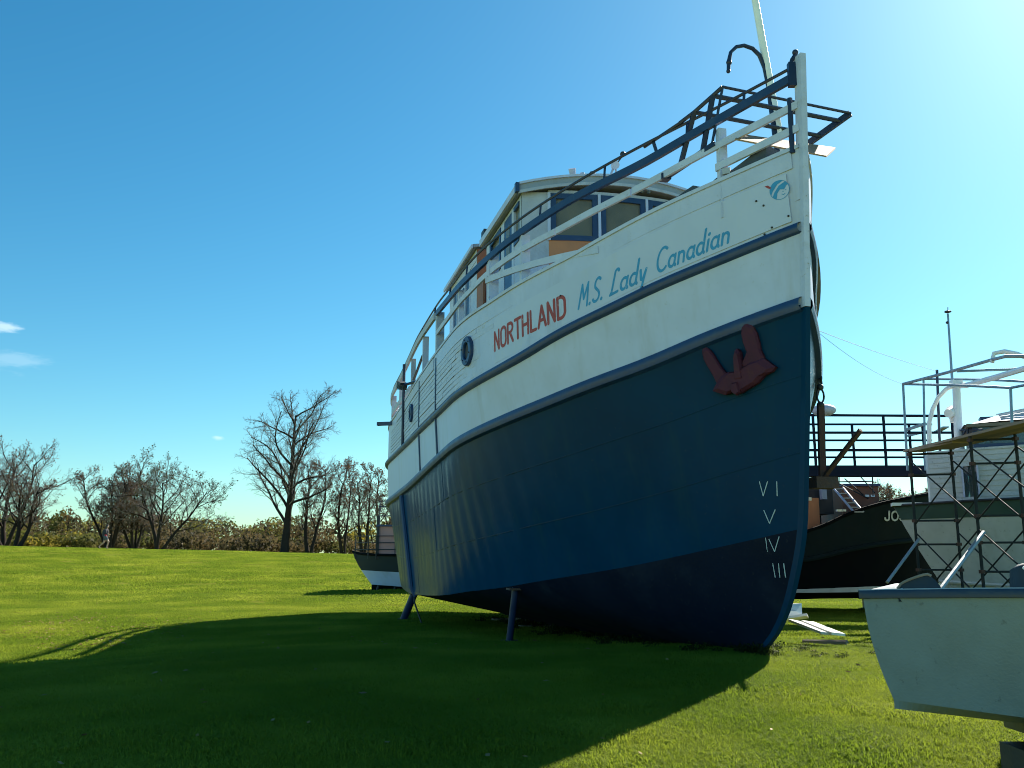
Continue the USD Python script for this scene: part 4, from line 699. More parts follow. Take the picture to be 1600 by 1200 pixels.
for t, k in [(P0 - .15, .0), (P0 + .05, .25), (P0 + .45, .55), (P0 + 1.1, .82), (P0 + 2.0, 1.0), (P1, 1.0)]: rr.append(Q(t, g * (HB + .06), HZ1 + .48 + .42 * k * (1 - g ** 2 * .8)))
obj('roof', MB().grid(np.array(rr)), M['white'], ho, smooth=True)
obj('roof', MB().ribbon(np.array([[Q(t, -HB - .06, HZ1 + .44), Q(t, HB + .06, HZ1 + .44), Q(t, HB + .06, HZ1 + .50), Q(t, -HB - .06, HZ1 + .50)] for t in (P0 - .1, P1)])), M['timber'], ho)
for k in range(6): obj('roof_batten', MB().tube([Q(t, -HB * (.95 - .16 * k), HZ1 + .50 + .42 * kk * (1 - (.95 - .16 * k) ** 2 * .8) + .01) for t, kk in ((P0 + .5, .57), (P0 + 1.1, .82), (P0 + 2.0, 1.0), (P1, 1.0))], .012, 5), M['white_old'], ho)
obj('roof_box', MB().box(at(1546, 662, 17.9), (.34, .3, .24), rotz(-.36)), M['blue_trim'], wb)
# awning pipes
aw = thing('awning_frame', parent=wb)
def pipe(pts, r=.025, m='pipe_blue', name='pipe'): obj(name, MB().tube(np.array(pts), r, 7), M[m], aw, smooth=40)
c1, c2, c3, c4 = at(1411, 600, 18.4), at(1443, 592, 20.3), at(1579, 606, 15.8), at(1561, 573, 14.6)
pipe([c1, at(1418, 735, 18.4)]); pipe([c2, at(1446, 735, 20.3)]); pipe([c1, c2], .022); pipe([c1, at(1500, 602, 17.0), c3]); pipe([c3, at(1581, 660, 15.8)]); pipe([c2, at(1535, 593, 18.0), at(1640, 598, 16.5)]); pipe([c3, at(1640, 594, 14.8)])
pipe([c1, at(1480, 582, 17), at(1550, 562, 15.5), at(1570, 557, 15), at(1640, 556, 14.5)], .03, 'galv'); pipe([at(1495, 580, 17.5), at(1640, 575, 17)], .026)
pipe([at(1550, 566, 15.5), at(1553, 552, 15.5), at(1570, 549, 15.4), at(1590, 553, 15.2), at(1625, 568, 15)], .04, 'pipe_white')
pipe([at(1497, 603, 18.2), at(1510, 602, 18), at(1560, 588, 17), at(1640, 564, 15.5)], .055, 'pipe_white')
pipe([at(1452, 735, 18.6), at(1452, 660, 18.6), at(1457, 640, 18.6), at(1466, 621, 18.5), at(1478, 608, 18.4), at(1494, 601, 18.3)], .045, 'pipe_white')
obj('white_post', MB().tube([at(1502, 738, 18.2), at(1498, 680, 18.2), at(1494, 597, 18.2)], [.11, .085, .075], 10).box(at(1494, 600, 18.2), (.2, .16, .14)), M['pipe_white'], aw, smooth=40)
obj('vent_cowl', MB().tube([at(1492, 660, 18.4), at(1491, 648, 18.4), at(1486, 643, 18.3), at(1482, 646, 18.2)], [.09, .11, .12, .09], 10), M['pipe_white'], aw, smooth=40)
pipe([at(1470, 740, 18.8), at(1464, 578, 18.8)], .028, 'blue_steel')
ma = thing('mast', parent=wb); obj('pole', MB().tube([at(1488, 597, 18.5), at(1481, 490, 18.5)], [.028, .02], 7), M['pipe_blue'], ma); obj('lamp', MB().ball(at(1481, 487, 18.5), .055, 1, (1.3, 1.3, .5)).tube([at(1481, 487, 18.5), at(1481, 480, 18.5)], .008, 4).ball(at(1480, 504, 18.5), .03, 1), M['black'], ma)
for a, b in ((at(1500, 672, 18), at(1535, 671, 17)), (at(1500, 686, 18), at(1512, 668, 17.6)), (at(1512, 668, 17.6), at(1512, 690, 17.6))): pipe([a, b], .018, 'blue_steel', 'rail')
for k, (t, b) in enumerate(((.9, 0), (3.5, .0), (6.5, 0))):
    c = Q(t, b, 0); z0 = gz(c[0], c[1]); tag(obj('wooden_block', MB().box([c[0], c[1], (z0 + .32) / 2], (.9, .35, .40 - z0), rotz(-.36)), M['timber']), ('timber block under the bow of the white cabin boat', 'timber block under the middle of the white cabin boat', 'timber block under the stern of the white cabin boat')[k], 'block', 'blocks under the white cabin boat')

# scaffold between the white boat and the grey one
sc = thing('scaffold', 'dark tube scaffold with plank deck beside the white cabin boat', 'scaffold')
def P2(u, v, y): return at(u, v, y)
ZD = 2.98
fa, fb_, fc, fd = at(1422, 720, 17.0), at(1487, 720, 16.8), at(1519, 720, 14.9), at(1590, 720, 14.7)
legs = []
for p in (fa, fb_, fc, fd):
    x, y = p[0], p[1]; g0 = gz(x, y); legs.append((x, y, g0)); obj('post', MB().tube([[x, y, g0], [x, y, ZD + .02]], .026, 8), M['scaffold'], sc, smooth=40); obj('base_plate', MB().box([x, y, g0 + .01], (.16, .16, .02)), M['scaffold'], sc)
x = legs[0][0] + (legs[2][0] - legs[0][0]) * 2; y = legs[0][1] + (legs[2][1] - legs[0][1]) * 2; x2 = legs[1][0] + (legs[3][0] - legs[1][0]) * 2; y2 = legs[1][1] + (legs[3][1] - legs[1][1]) * 2
for a, b in ((x, y), (x2, y2)): legs.append((a, b, gz(a, b))); obj('post', MB().tube([[a, b, gz(a, b)], [a, b, ZD + .02]], .026, 8), M['scaffold'], sc, smooth=40)
for i, j in ((0, 1), (2, 3), (4, 5)):
    a, b = np.array(legs[i]), np.array(legs[j])
    for z in (.45, .85, 1.30, 1.72, 2.55, 2.93):
        for e_ in (a, b): obj('coupler', MB().box([e_[0], e_[1], z], (.07, .07, .055), rotz(.3)), M['rust'], sc)
        obj('rung', MB().tube([[a[0], a[1], z], [b[0], b[1], z]], .02, 6), M['scaffold'], sc, smooth=40)
for i, j in ((0, 2), (1, 3), (2, 4), (3, 5)):
    a, b = np.array(legs[i]), np.array(legs[j])
    for z0, z1 in ((.35, 1.5), (1.65, 2.8)):
        obj('brace', MB().tube([[a[0], a[1], z0], [b[0], b[1], z1]], .014, 5), M['scaffold'], sc); obj('brace', MB().tube([[a[0], a[1] - .02, z1], [b[0], b[1] - .02, z0]], .014, 5), M['scaffold'], sc)
for k in range(3):
    f = (k + .5) / 3; a = np.array(legs[0][:2]) * (1 - f) + np.array(legs[1][:2]) * f; b = np.array(legs[4][:2]) * (1 - f) + np.array(legs[5][:2]) * f; d = b - a
    obj('plank', MB().beam([*(a - d * .06 + d * .03 * k), ZD + .035], [*(b), ZD + .035 + .01 * k], .25, .04), M['scaffold_plank'] if k != 1 else M['timber'], sc)
obj('plank', MB().beam(at(1432, 704, 16.8), at(1500, 690, 15.6), .3, .05), M['scaffold_plank'], sc)
obj('brace_pipe', MB().tube([at(1386, 910, 16.2), at(1436, 842, 16.9)], .026, 7), M['galv'], sc, smooth=40); obj('brace_pipe', MB().tube([at(1464, 928, 13.6), at(1537, 832, 14.8)], .036, 7), M['galv'], sc, smooth=40)

# dark tug behind the bow
tg = thing('dark_tug', 'dark tug with white bow letters and railed upper deck, behind the big boat', 'boat')
TO = np.array([12.6, 25.5, 0]); tax = unit(np.array([-1.0, .05, 0])); tp = np.array([tax[1], -tax[0], 0]); tp = tp if tp[1] < 0 else -tp      # tp: side towards the camera
def TG(t, b, z):
    t, b, z = np.broadcast_arrays(np.asarray(t, float), np.asarray(b, float), np.asarray(z, float)); return TO + t[..., None] * tax + b[..., None] * tp + np.stack([0 * t, 0 * t, z], -1)
tz = PchipInterpolator([0, 1.2, 2.5, 3.1, 4.0, 4.6, 5.2, 13], [3.05, 2.78, 2.54, 2.42, 2.15, 1.88, 1.70, 1.66])
def tside(sd, z0f, n=46, off=0.0):
    f = z0f; t0 = 1.1 * (1 - f); t = t0 + np.linspace(0, 1, n) ** 1.4 * (11.5 - t0); b = sd * ((1.7 + .4 * f) * (1 - (1 - np.clip((t - t0) / 3.4, 0, 1)) ** 2.3) + off)
    return TG(t, b, .12 + (tz(t) - .12) * f)
for sd in (1, -1):
    obj('hull_side', MB().grid(np.array([tside(sd, f) for f in np.linspace(.56, 1, 6)])), M['tug_side'], tg, smooth=40)
    obj('hull_bottom', MB().grid(np.array([tside(sd, f) for f in np.linspace(.06, .56, 6)])), M['tug_black'], tg, smooth=40)
    obj('boot_stripe', MB().grid(np.array([tside(sd, f, off=.015) for f in (.04, .10)])), M['white_old'], tg, smooth=40)
    obj('rub_rail', MB().tube(tside(sd, .56, off=.03), .06, 6), M['tug_side'], tg); obj('cap_rail', MB().tube(tside(sd, 1.0, off=.0), .045, 6), M['tug_black'], tg)
obj('hull_underside', MB().grid(np.array([tside(1, .05), .5 * (tside(1, .05) + tside(-1, .05)) - [0, 0, .25], tside(-1, .05)])), M['tug_black'], tg)
obj('deck', MB().grid(np.array([tside(1, .82), tside(-1, .82)])), M['tug_black'], tg)
def on_tug(x_, z_, o=.02):
    f = .85
    for _ in range(4):
        row = tside(1, f, 400, o); i = int(np.argmin(np.abs(row[:, 0] - x_))); t_ = 12.6 - row[i, 0]; f = float(np.clip((z_ - .12) / (tz(t_) - .12), .1, 1))
    return np.array([x_, row[i][1], z_])
lm = meshkit.text_mesh('JOS', .24, .012, True); lv = np.array(lm.vertices); u0 = at(1381.5, 813.5, 23.6); ux = np.unique(np.round(lv[:, :2], 5), axis=0, return_inverse=True)
lq = np.array([on_tug(u0[0] + p[0] * .92, u0[2] + p[1]) for p in ux[0]])[ux[1].ravel()]; lq[:, 1] -= lv[:, 2]; obj('lettering', MB().add(lq, lm.faces), M['mark_white'], tg)
def tbox(u0_, u1_, v0, v1, y, dy, m, name, parent=tg):
    a, b = at(u0_, v1, y), at(u1_, v0, y); obj(name, MB().box([(a[0] + b[0]) / 2, y + dy / 2, (a[2] + b[2]) / 2], (b[0] - a[0], dy, b[2] - a[2])), m, parent)
tbox(1318, 1372, 759, 815, 25.2, 1.8, M['brown'], 'cabin'); tbox(1315, 1375, 756, 759.5, 25.1, 2.0, M['blue_trim'], 'cabin_roof'); tbox(1240, 1279, 778, 839, 24.2, 1.5, M['orange_ply'], 'locker')
tbox(1240, 1300, 757, 803, 24.9, 1.5, M['black'], 'casing'); tbox(1285, 1291, 755, 780, 24.6, .2, M['cream'], 'pipe_post')
for u_ in (1352, 1361): tbox(u_, u_ + 6, 773, 776.5, 25.17, .02, M['white_clean'], 'sign_strip')
tbox(1308, 1316, 796, 799, 23.6, .1, M['white_clean'], 'cleat'); tbox(1318, 1322, 796, 799, 23.6, .1, M['white_clean'], 'cleat'); tbox(1262, 1268, 777, 782, 23.8, .1, M['white_clean'], 'fairlead')
ld = thing('ladder', parent=tg)
for q in (0, 1): obj('stringer', MB().tube([at(1302 + q * 15, 762, 24.3), at(1334 + q * 15, 800, 23.6)], .03, 6), M['white'], ld)
for k in range(6): f = k / 5; obj('rung', MB().beam(at(1303 + 31 * f, 764 + 36 * f, 24.3 - .7 * f), at(1317 + 31 * f, 764 + 36 * f, 24.3 - .7 * f), .12, .025), M['galv'], ld)
ud = thing('upper_deck', parent=tg)
tbox(1230, 1512, 728, 744, 21.2, .25, M['blue_dark'], 'beam', ud); tbox(1230, 1505, 727, 731, 21.5, 1.9, M['blue_dark'], 'deck_plate', ud)
for (v_, u1, y) in ((648.5, 1497, 21.2), (663, 1456, 22.6), (676, 1490, 21.2), (688, 1456, 22.6), (703.5, 1440, 21.2), (714.5, 1450, 22.6)): obj('rail', MB().tube([at(1232, v_ + (0 if y < 22 else 0), y), at(u1, v_ - (0 if v_ > 660 else -1.5), y)], .032 if v_ in (648.5, 676, 703.5) else .028, 6), M['blue_dark'], ud)
for (u_, v0, y) in ((1380, 650, 21.2), (1487, 650, 21.2), (1331, 664, 22.6), (1441, 663, 22.6), (1270, 650, 21.2), (1420, 664, 22.6)): obj('stanchion', MB().tube([at(u_, v0, y), at(u_ + 5, 729, y)], .032, 6), M['blue_dark'], ud)
obj('slat', MB().beam(at(1415, 672, 22.4), at(1446, 662, 21.6), .06, .06).beam(at(1418, 681, 22.4), at(1452, 673, 21.6), .05, .05).beam(at(1460, 677, 22.4), at(1478, 667, 21.6), .14, .03), M['galv'], ud)
obj('knee', MB().beam(at(1508, 742, 21.3), at(1512, 765, 21.3), .12, .05).beam(at(1462, 744, 21.3), at(1470, 768, 21.3), .1, .05), M['blue_dark'], ud)
for uu in (1262, 1505): obj('pillar', MB().tube([at(uu, 742, 21.4), [at(uu, 742, 21.4)[0], 21.4 + 2.4, 1.6]], .06, 6), M['blue_dark'], ud)
for (a, b) in (((1297, 748, 24.5), (1420, 812, 26)), ((1320, 748, 24.5), (1380, 800, 26)), ((1300, 753, 24), (1365, 752, 24)), ((1311, 745, 24), (1311, 760, 24)), ((1363, 745, 24), (1364, 775, 24)), ((1345, 745, 24.5), (1367, 770, 25))): obj('stay', MB().tube([at(*a), at(*b)], .016, 5), M['black'], tg)
obj('vent_mushroom', MB().tube([at(1287, 648, 20.5), at(1287, 641, 20.5)], .14, 10).ball(at(1287, 641, 20.5), .27, 2, (1, 1, .5)), M['cream'], ud, smooth=40)
for k, t in enumerate((2.5, 6.0, 9.5)):
    c = TG(t, 0, 0); z0 = gz(c[0], c[1]); tag(obj('wooden_block', MB().box([c[0], c[1], z0 + .15], (.4, 2.6, -z0 + .10)), M['timber']), ('timber block under the bow of the dark tug', 'timber block under the middle of the dark tug', 'timber block under the stern of the dark tug')[k], 'block', 'blocks under the dark tug')

# small dark and white boat beyond the stern
fbt = thing('distant_boat', 'small dark and white boat with pink cabin far beyond the big stern', 'boat')
FO = at(551, 871, 36.0); FO[2] = 0; fax = unit(np.array([1.0, .12, 0])); fp = np.array([-fax[1], fax[0], 0])
def FB(t, b, z): t, b, z = np.broadcast_arrays(np.asarray(t, float), np.asarray(b, float), np.asarray(z, float)); return FO + t[..., None] * fax + b[..., None] * fp + np.stack([0 * t, 0 * t, z], -1)
def fside(sd, f, n=36):
    t0 = .75 * (1 - f) ** 1.3; t = t0 + np.linspace(0, 1, n) ** 1.3 * (8.5 - t0); b = sd * ((.7 + .7 * f) * (1 - (1 - np.clip((t - t0) / 2.6, 0, 1)) ** 2.2)); return FB(t, b, .09 - .06 * np.clip(t, 0, 4) * (1 - f) + (1.08 - .02 * t + .10 * np.exp(-t / .3)) * f)
for sd in (1, -1):
    obj('hull_side', MB().grid(np.array([fside(sd, f) for f in np.linspace(.46, 1, 5)])), M['far_hull'], fbt, smooth=40); obj('hull_bottom', MB().grid(np.array([fside(sd, f) for f in np.linspace(0, .46, 5)])), M['white'], fbt, smooth=40)
    obj('cap_rail', MB().tube(fside(sd, 1.0), .05, 5), M['tug_black'], fbt)
obj('hull_underside', MB().grid(np.array([fside(-1, 0), .5 * (fside(-1, 0) + fside(1, 0)) - [0, 0, .25], fside(1, 0)])), M['tug_black'], fbt)
obj('deck', MB().grid(np.array([fside(-1, .96), fside(1, .96)])), M['deck'], fbt)
def fbox(t0, t1, b0, b1, z0, z1, m, name): obj(name, MB().hexa([FB(t0, b0, z0), FB(t1, b0, z0), FB(t1, b1, z0), FB(t0, b1, z0), FB(t0, b0, z1), FB(t1, b0, z1), FB(t1, b1, z1), FB(t0, b1, z1)]), m, fbt)
fbox(.95, 5.5, -.8, .8, 1.0, 2.2, M['pink'], 'cabin'); fbox(.88, 5.6, -.88, .88, 2.2, 2.27, M['blue_trim'], 'cabin_roof'); fbox(1.95, 2.0, -.812, -.80, 1.75, 1.95, M['black'], 'vent'); fbox(.90, 1.0, -.86, -.76, 1.0, 2.6, M['black'], 'post')
for z in (1.35, 1.6, 1.85): obj('rail', MB().tube([FB(.1, -.15, z), FB(.6, -.75, z), FB(1.2, -.98, z), FB(5.5, -1.2, z)], .018, 5), M['black'], fbt)
for t, b in ((.1, -.15), (.6, -.75), (.9, -.9), (1.6, -1.0), (2.6, -1.1)): obj('stanchion', MB().tube([FB(t, b, 1.0), FB(t, b, 1.86)], .022, 5), M['black'], fbt)
for z in (2.6, 2.95, 3.15): obj('upper_rail', MB().tube([FB(.95, -.8, z), FB(5, -.8, z)], .016, 5), M['blue_steel'], fbt)
for t in (1.0, 1.65, 2.4): obj('upper_stanchion', MB().tube([FB(t, -.8, 2.2), FB(t, -.8, 3.16)], .022, 5), M['blue_steel'], fbt)
for k, (t, b) in enumerate(((.95, -.25), (1.25, .1), (1.6, -.3), (4.2, -.3), (4.4, .3))):
    c = FB(t, b, 0); z0 = gz(c[0], c[1]); obj('support_leg', MB().tube([[c[0], c[1], z0], [c[0] + .06, c[1], .02]], .045, 6), M['black'], fbt)

# two thin ropes sagging from the big boat to the awning frame
def rope(name, label, a, b, sag):
    k = np.linspace(0, 1, 20)[:, None]; p = a * (1 - k) + b * k - np.array([0, 0, 1]) * sag * 4 * k * (1 - k); tag(obj(name, MB().tube(p, .004, 4), M['rope']), label, 'rope')
rope('rope', 'thin rope sagging from the big bow to the awning frame, lower one', W(2.2, -1.95, 4.25), c1, .10); rope('rope', 'thin rope from the big bow to the dark mast pole, upper one', W(2.2, -1.95, 4.27), at(1464, 580, 18.8), .03)

# ------------------------------------------------------------------ trees
def grow(seed, H, R, kind, leaves=0, lean=(0, 0)):
    q = np.random.default_rng(seed); T, C, LV = MB(), MB(), []
    def branch(p, d, L, r, lev, nseg, up, wig):
        pts, ds = [np.array(p)], [unit(d)]
        for i in range(nseg):
            dd = unit(ds[-1] + q.normal(0, wig, 3) + np.array([0, 0, up])); pts.append(pts[-1] + dd * L / nseg); ds.append(dd)
        rad = r * (1 - .72 * np.linspace(0, 1, nseg + 1)) if lev else r * (1 - .80 * np.linspace(0, 1, nseg + 1) ** .9)
        (T if lev <= 1 else C).tube(pts, rad, (8, 5, 4, 3, 3)[lev], cap=False)
        return np.array(pts), np.array(ds), rad
    def child(P, D, f):
        i = min(int(f * (len(P) - 1)), len(P) - 2); k = f * (len(P) - 1) - i; return P[i] * (1 - k) + P[i + 1] * k, D[i + 1]
    def side(d, ang, az):
        a = unit(np.cross(d, [.3, .2, 1] if abs(d[2]) < .95 else [1, 0, .1])); b = np.cross(d, a); return unit(d * math.cos(ang) + (a * math.cos(az) + b * math.sin(az)) * math.sin(ang))
    def sub(P, D, rad, L, lev, n, lo, ang, maxlev, cnt):
        az = q.uniform(0, 6.28)
        for k in range(n):
            f = lo + (1 - lo) * (k + q.uniform(0, .9)) / n; p, d = child(P, D, min(f, .99)); az += 2.4
            l = L * (1.05 - .55 * f) * q.uniform(.75, 1.2); r = max(rad[0] * .42 * (1 - .5 * f), (.03, .03, .018, .0115, .0085)[lev])
            p2, d2, r2 = branch(p, side(d, ang * q.uniform(.75, 1.2), az), l, r, lev, (0, 7, 5, 4, 3)[lev], (0, .06, .07, .05, .03)[lev], (0, .14, .17, .2, .22)[lev])
            if lev < maxlev: sub(p2, d2, r2, l * (.0, .52, .48, .52)[lev], lev + 1, cnt[lev], .18, .72, maxlev, cnt)
            elif leaves and q.random() < leaves:
                for _ in range(2): LV.append(p2[-1 if q.random() < .6 else 1] + q.normal(0, .12, 3))
    if kind == 'tall':
        P, D, r = branch((0, 0, -.3), (lean[0], lean[1], 1), H * .96, R, 0, 10, .05, .035); sub(P, D, r, H * .54, 1, 21, .20, .85, 4, (0, 10, 8, 7))
    else:
        n = {'multi': 4, 'spread': 3, 'lean': 2, 'slim': 2}[kind]
        for k in range(n):
            a = k * 6.28 / n + q.uniform(-.5, .5); sp = {'multi': .34, 'spread': .55, 'lean': .25, 'slim': .16}[kind]
            P, D, r = branch((math.cos(a) * R * .5, math.sin(a) * R * .5, -.3), (math.cos(a) * sp + lean[0], math.sin(a) * sp * .6 + lean[1], 1), H * q.uniform(.78, .98), R * q.uniform(.6, .85), 0, 9, .07, .09)
            sub(P, D, r, H * {'multi': .38, 'spread': .58, 'lean': .5, 'slim': .27}[kind], 1, 12, .24, .80, 4, (0, 8, 7, 6))
    return T, C, np.array(LV) if LV else None
def leafquads(c, size, q):
    n = len(c); a = q.normal(size=(n, 3)); a /= np.linalg.norm(a, axis=1, keepdims=True); b = np.cross(a, q.normal(size=(n, 3))); b /= np.linalg.norm(b, axis=1, keepdims=True); s = size * q.uniform(.6, 1.3, (n, 1))
    v = np.stack([c - a * s, c + b * s * .6, c + a * s, c - b * s * .6], 1).reshape(-1, 3); return v, np.arange(4 * n).reshape(-1, 4)
def tree(u, vtop, y, kind, R, seed, label, leaves=0.0, leafm=None, lean=(0, 0), cat='tree'):
    x = (u - 800) / FPX * y * .98; g0 = gz(x, y); H = at(u, vtop, y)[2] - g0
    T, C, LV = grow(seed, H, R, kind, leaves, lean); t = thing('bare_tree', label, cat, None, None, (x, y, g0))
    obj('trunk', T, M['bark'], t, smooth=True); cr = obj('crown', C, M['twig'], t)
    if LV is not None: v, f = leafquads(LV, .075, np.random.default_rng(seed + 1)); obj('leaves', MB().add(v, f), M[leafm or 'leaf_rust'], cr)
tree(443, 633, 88, 'tall', .42, 21, 'tallest bare tree with straight trunk, standing alone on the bank')
tree(482, 692, 92, 'slim', .30, 22, 'slim bare tree with some russet leaves just right of the tallest tree', .22)
tree(536, 706, 94, 'slim', .24, 23, 'bare tree with a few leaves left of the distant boat', .16)
tree(566, 712, 90, 'slim', .22, 24, 'bare tree whose trunk rises behind the bow rail of the distant boat', .10)
tree(600, 706, 93, 'slim', .24, 25, 'bare tree half hidden behind the stern of the big boat', .2)
tree(244, 716, 86, 'spread', .26, 26, 'bare tree spreading to the right of the walking person', .12, 'leaf_olive', (.12, 0))
tree(206, 736, 92, 'multi', .24, 27, 'bare tree between the walker and the wide spreading tree', .12)
tree(168, 726, 90, 'multi', .24, 28, 'many stemmed tree with brown leaves right behind the walking person', .14)
tree(22, 735, 84, 'lean', .30, 29, 'bare tree leaning right over the bank at the left edge', .10, None, (.38, 0))
tree(2, 694, 86, 'spread', .34, 30, 'wide bare tree cut by the left edge of the view', .08)
tree(-70, 705, 90, 'spread', .30, 31, 'bare tree just outside the left edge')
tree(1402, 752, 78, 'multi', .3, 32, 'bare tree seen through the gap under the railed upper deck', .1)
tree(1365, 758, 95, 'multi', .3, 33, 'bare tree farther back, left of the one under the upper deck', .1)
# the far wood: one mass of autumn trees
wq = np.random.default_rng(17); C, Tk = [], MB()
for k in range(240):
    x = wq.uniform(-150, 150); y = wq.uniform(112, 165); g0 = gz(x, y)
    h = wq.uniform(2.6, 4.9) + (y - 112) * .030; w_ = wq.uniform(2.0, 4.2); n = 800
    d = wq.normal(size=(n, 3)); d /= np.linalg.norm(d, axis=1, keepdims=True); rr_ = wq.uniform(.35, 1.0, (n, 1)) ** .6
    lump = 1 + .35 * (meshkit.noise(d * 2.2 + k) - .5)[:, None]
    C.append(np.array([x, y, g0 + h * .52]) + d * rr_ * lump * np.array([w_, w_, h * .50])); Tk.tube([[x, y, g0 - .2], [x + wq.normal(0, .3), y, g0 + h * .8]], [.16, .03], 4, False)
for k in range(420):                                          # brush along the foot of the wood
    x = wq.uniform(-90, 90); y = wq.uniform(98, 114); g0 = gz(x, y); h = wq.uniform(1.0, 2.4); n = 150; d = wq.normal(size=(n, 3)); d /= np.linalg.norm(d, axis=1, keepdims=True)
    C.append(np.array([x, y, g0 + h * .45]) + d * wq.uniform(.3, 1, (n, 1)) * np.array([1.6, 1.2, h * .55]))
C = np.vstack(C); v, f = leafquads(C, .21, wq)
wood = thing('wood', 'far wood in autumn colours along the horizon'); tag(wood, None, None, None, 'stuff'); obj('foliage', MB().add(v, f), M['wood'], wood); obj('trunks', Tk, M['bark'], wood)

# ------------------------------------------------------------------ the person on the bank
import manifold3d as m3
def body_of(bones, edge=.02):
    out = None
    for (a, ra), (b, rb) in bones:
        s1_ = m3.Manifold.sphere(ra, 16).translate(list(map(float, a))); s2_ = m3.Manifold.sphere(rb, 16).translate(list(map(float, b))); h = m3.Manifold.batch_hull([s1_, s2_]); out = h if out is None else out + h
    out = out.refine_to_length(edge); mm = out.to_mesh(); t = trimesh.Trimesh(mm.vert_properties[:, :3], mm.tri_verts, process=True); trimesh.smoothing.filter_taubin(t, .5, -.53, 8); return t
py = 69.0; px_ = (163 - 800) / FPX * py * .985
person = thing('person', 'person in dark jacket and red waist striding right along the bank', 'person', None, None, (px_, py, gz(px_, py)))
J = dict(hip=(0, 0, .93), chest=(.06, 0, 1.28), neck=(.09, 0, 1.46), head=(.12, 0, 1.60), shl=(.05, -.19, 1.40), shr=(.05, .19, 1.40), ell=(.16, -.25, 1.14), elr=(-.06, .25, 1.13), wl=(.36, -.18, 1.08), wr=(.12, .24, .96), hl=(.05, -.10, .92), hr=(-.02, .10, .92), kl=(.32, -.10, .56), kr=(-.10, .10, .50), al=(.20, -.10, .10), ar=(-.42, .10, .22))
b_ = lambda a, ra, c, rc: ((J[a], ra), (J[c], rc))
bones = [b_('hip', .14, 'chest', .15), b_('chest', .13, 'neck', .06), ((J['neck'], .055), (J['head'], .06)), ((J['head'], .085), ((.13, 0, 1.66), .09)), b_('shl', .06, 'ell', .045), b_('ell', .043, 'wl', .03), b_('shr', .06, 'elr', .045), b_('elr', .043, 'wr', .03), b_('shl', .07, 'shr', .07), b_('hl', .09, 'kl', .06), b_('kl', .058, 'al', .04), b_('hr', .09, 'kr', .06), b_('kr', .058, 'ar', .04), ((J['al'], .04), ((.36, -.10, .05), .03)), ((J['ar'], .04), ((-.36, .10, .07), .03)), b_('hl', .1, 'hr', .1)]
for s_, w in ((-1, 'wl'), (1, 'wr')):
    o = np.array(J[w]); bones.append(((o, .03), (o + [.07, 0, -.01], .028)))
    for k in range(4): bones.append(((o + [.07, (k - 1.5) * .018, -.01], .010), (o + [.14 - abs(k - 1.4) * .01, (k - 1.5) * .02, -.04], .008)))
    bones.append(((o + [.03, -s_ * .03, 0], .011), (o + [.09, -s_ * .055, -.005], .009)))
bones += [(((.205, 0, 1.635), .014), ((.225, 0, 1.615), .014)), (((.12, -.088, 1.62), .018), ((.12, -.09, 1.645), .018)), (((.12, .088, 1.62), .018), ((.12, .09, 1.645), .018))]
bd = obj('body', body_of(bones, .018), M['skin'], person, smooth=True)
obj('jacket', body_of([((J['hip'], .165), (J['chest'], .185)), ((J['chest'], .17), ((.08, 0, 1.42), .09)), ((J['shl'], .09), (J['shr'], .09)), ((J['shl'], .085), (J['ell'], .065)), ((J['shr'], .085), (J['elr'], .065)), ((J['elr'], .065), (J['wr'], .05)), ((J['ell'], .062), (tuple(np.array(J['ell']) * .4 + np.array(J['wl']) * .6), .052)), (((-.10, 0, 1.05), .14), ((-.06, 0, 1.34), .14))], .03), M['cloth_dark'], bd, smooth=True)
obj('waist_cloth', body_of([(((.07, -.12, 1.04), .08), ((.10, -.14, .90), .07)), (((.06, -.1, .98), .11), ((.0, .08, .95), .12))], .03), M['cloth_red'], bd, smooth=True)
obj('shorts', body_of([((J['hl'], .13), ((.20, -.10, .74), .10)), ((J['hr'], .13), ((-.06, .10, .70), .10)), ((J['hl'], .13), (J['hr'], .13))], .03), M['cloth_grey'], bd, smooth=True)
obj('hair', body_of([(((.105, 0, 1.695), .108), ((.07, 0, 1.655), .115)), (((.05, 0, 1.6), .10), ((.02, 0, 1.50), .07))], .02), M['hair'], bd, smooth=True)
for c_ in ((.195, -.035, 1.655), (.195, .035, 1.655)): obj('eye', MB().ball(c_, .013, 1), M['hair'], bd)
obj('mouth', MB().box((.208, 0, 1.585), (.01, .045, .01)), M['letter_red'], bd)
for a, b in (((.20, -.10, .05), (.38, -.10, .04)), ((-.46, .10, .16), (-.36, .10, .05))): obj('shoe', body_of([((a, .05), (b, .045))], .02), M['cloth_dark'], bd, smooth=True)

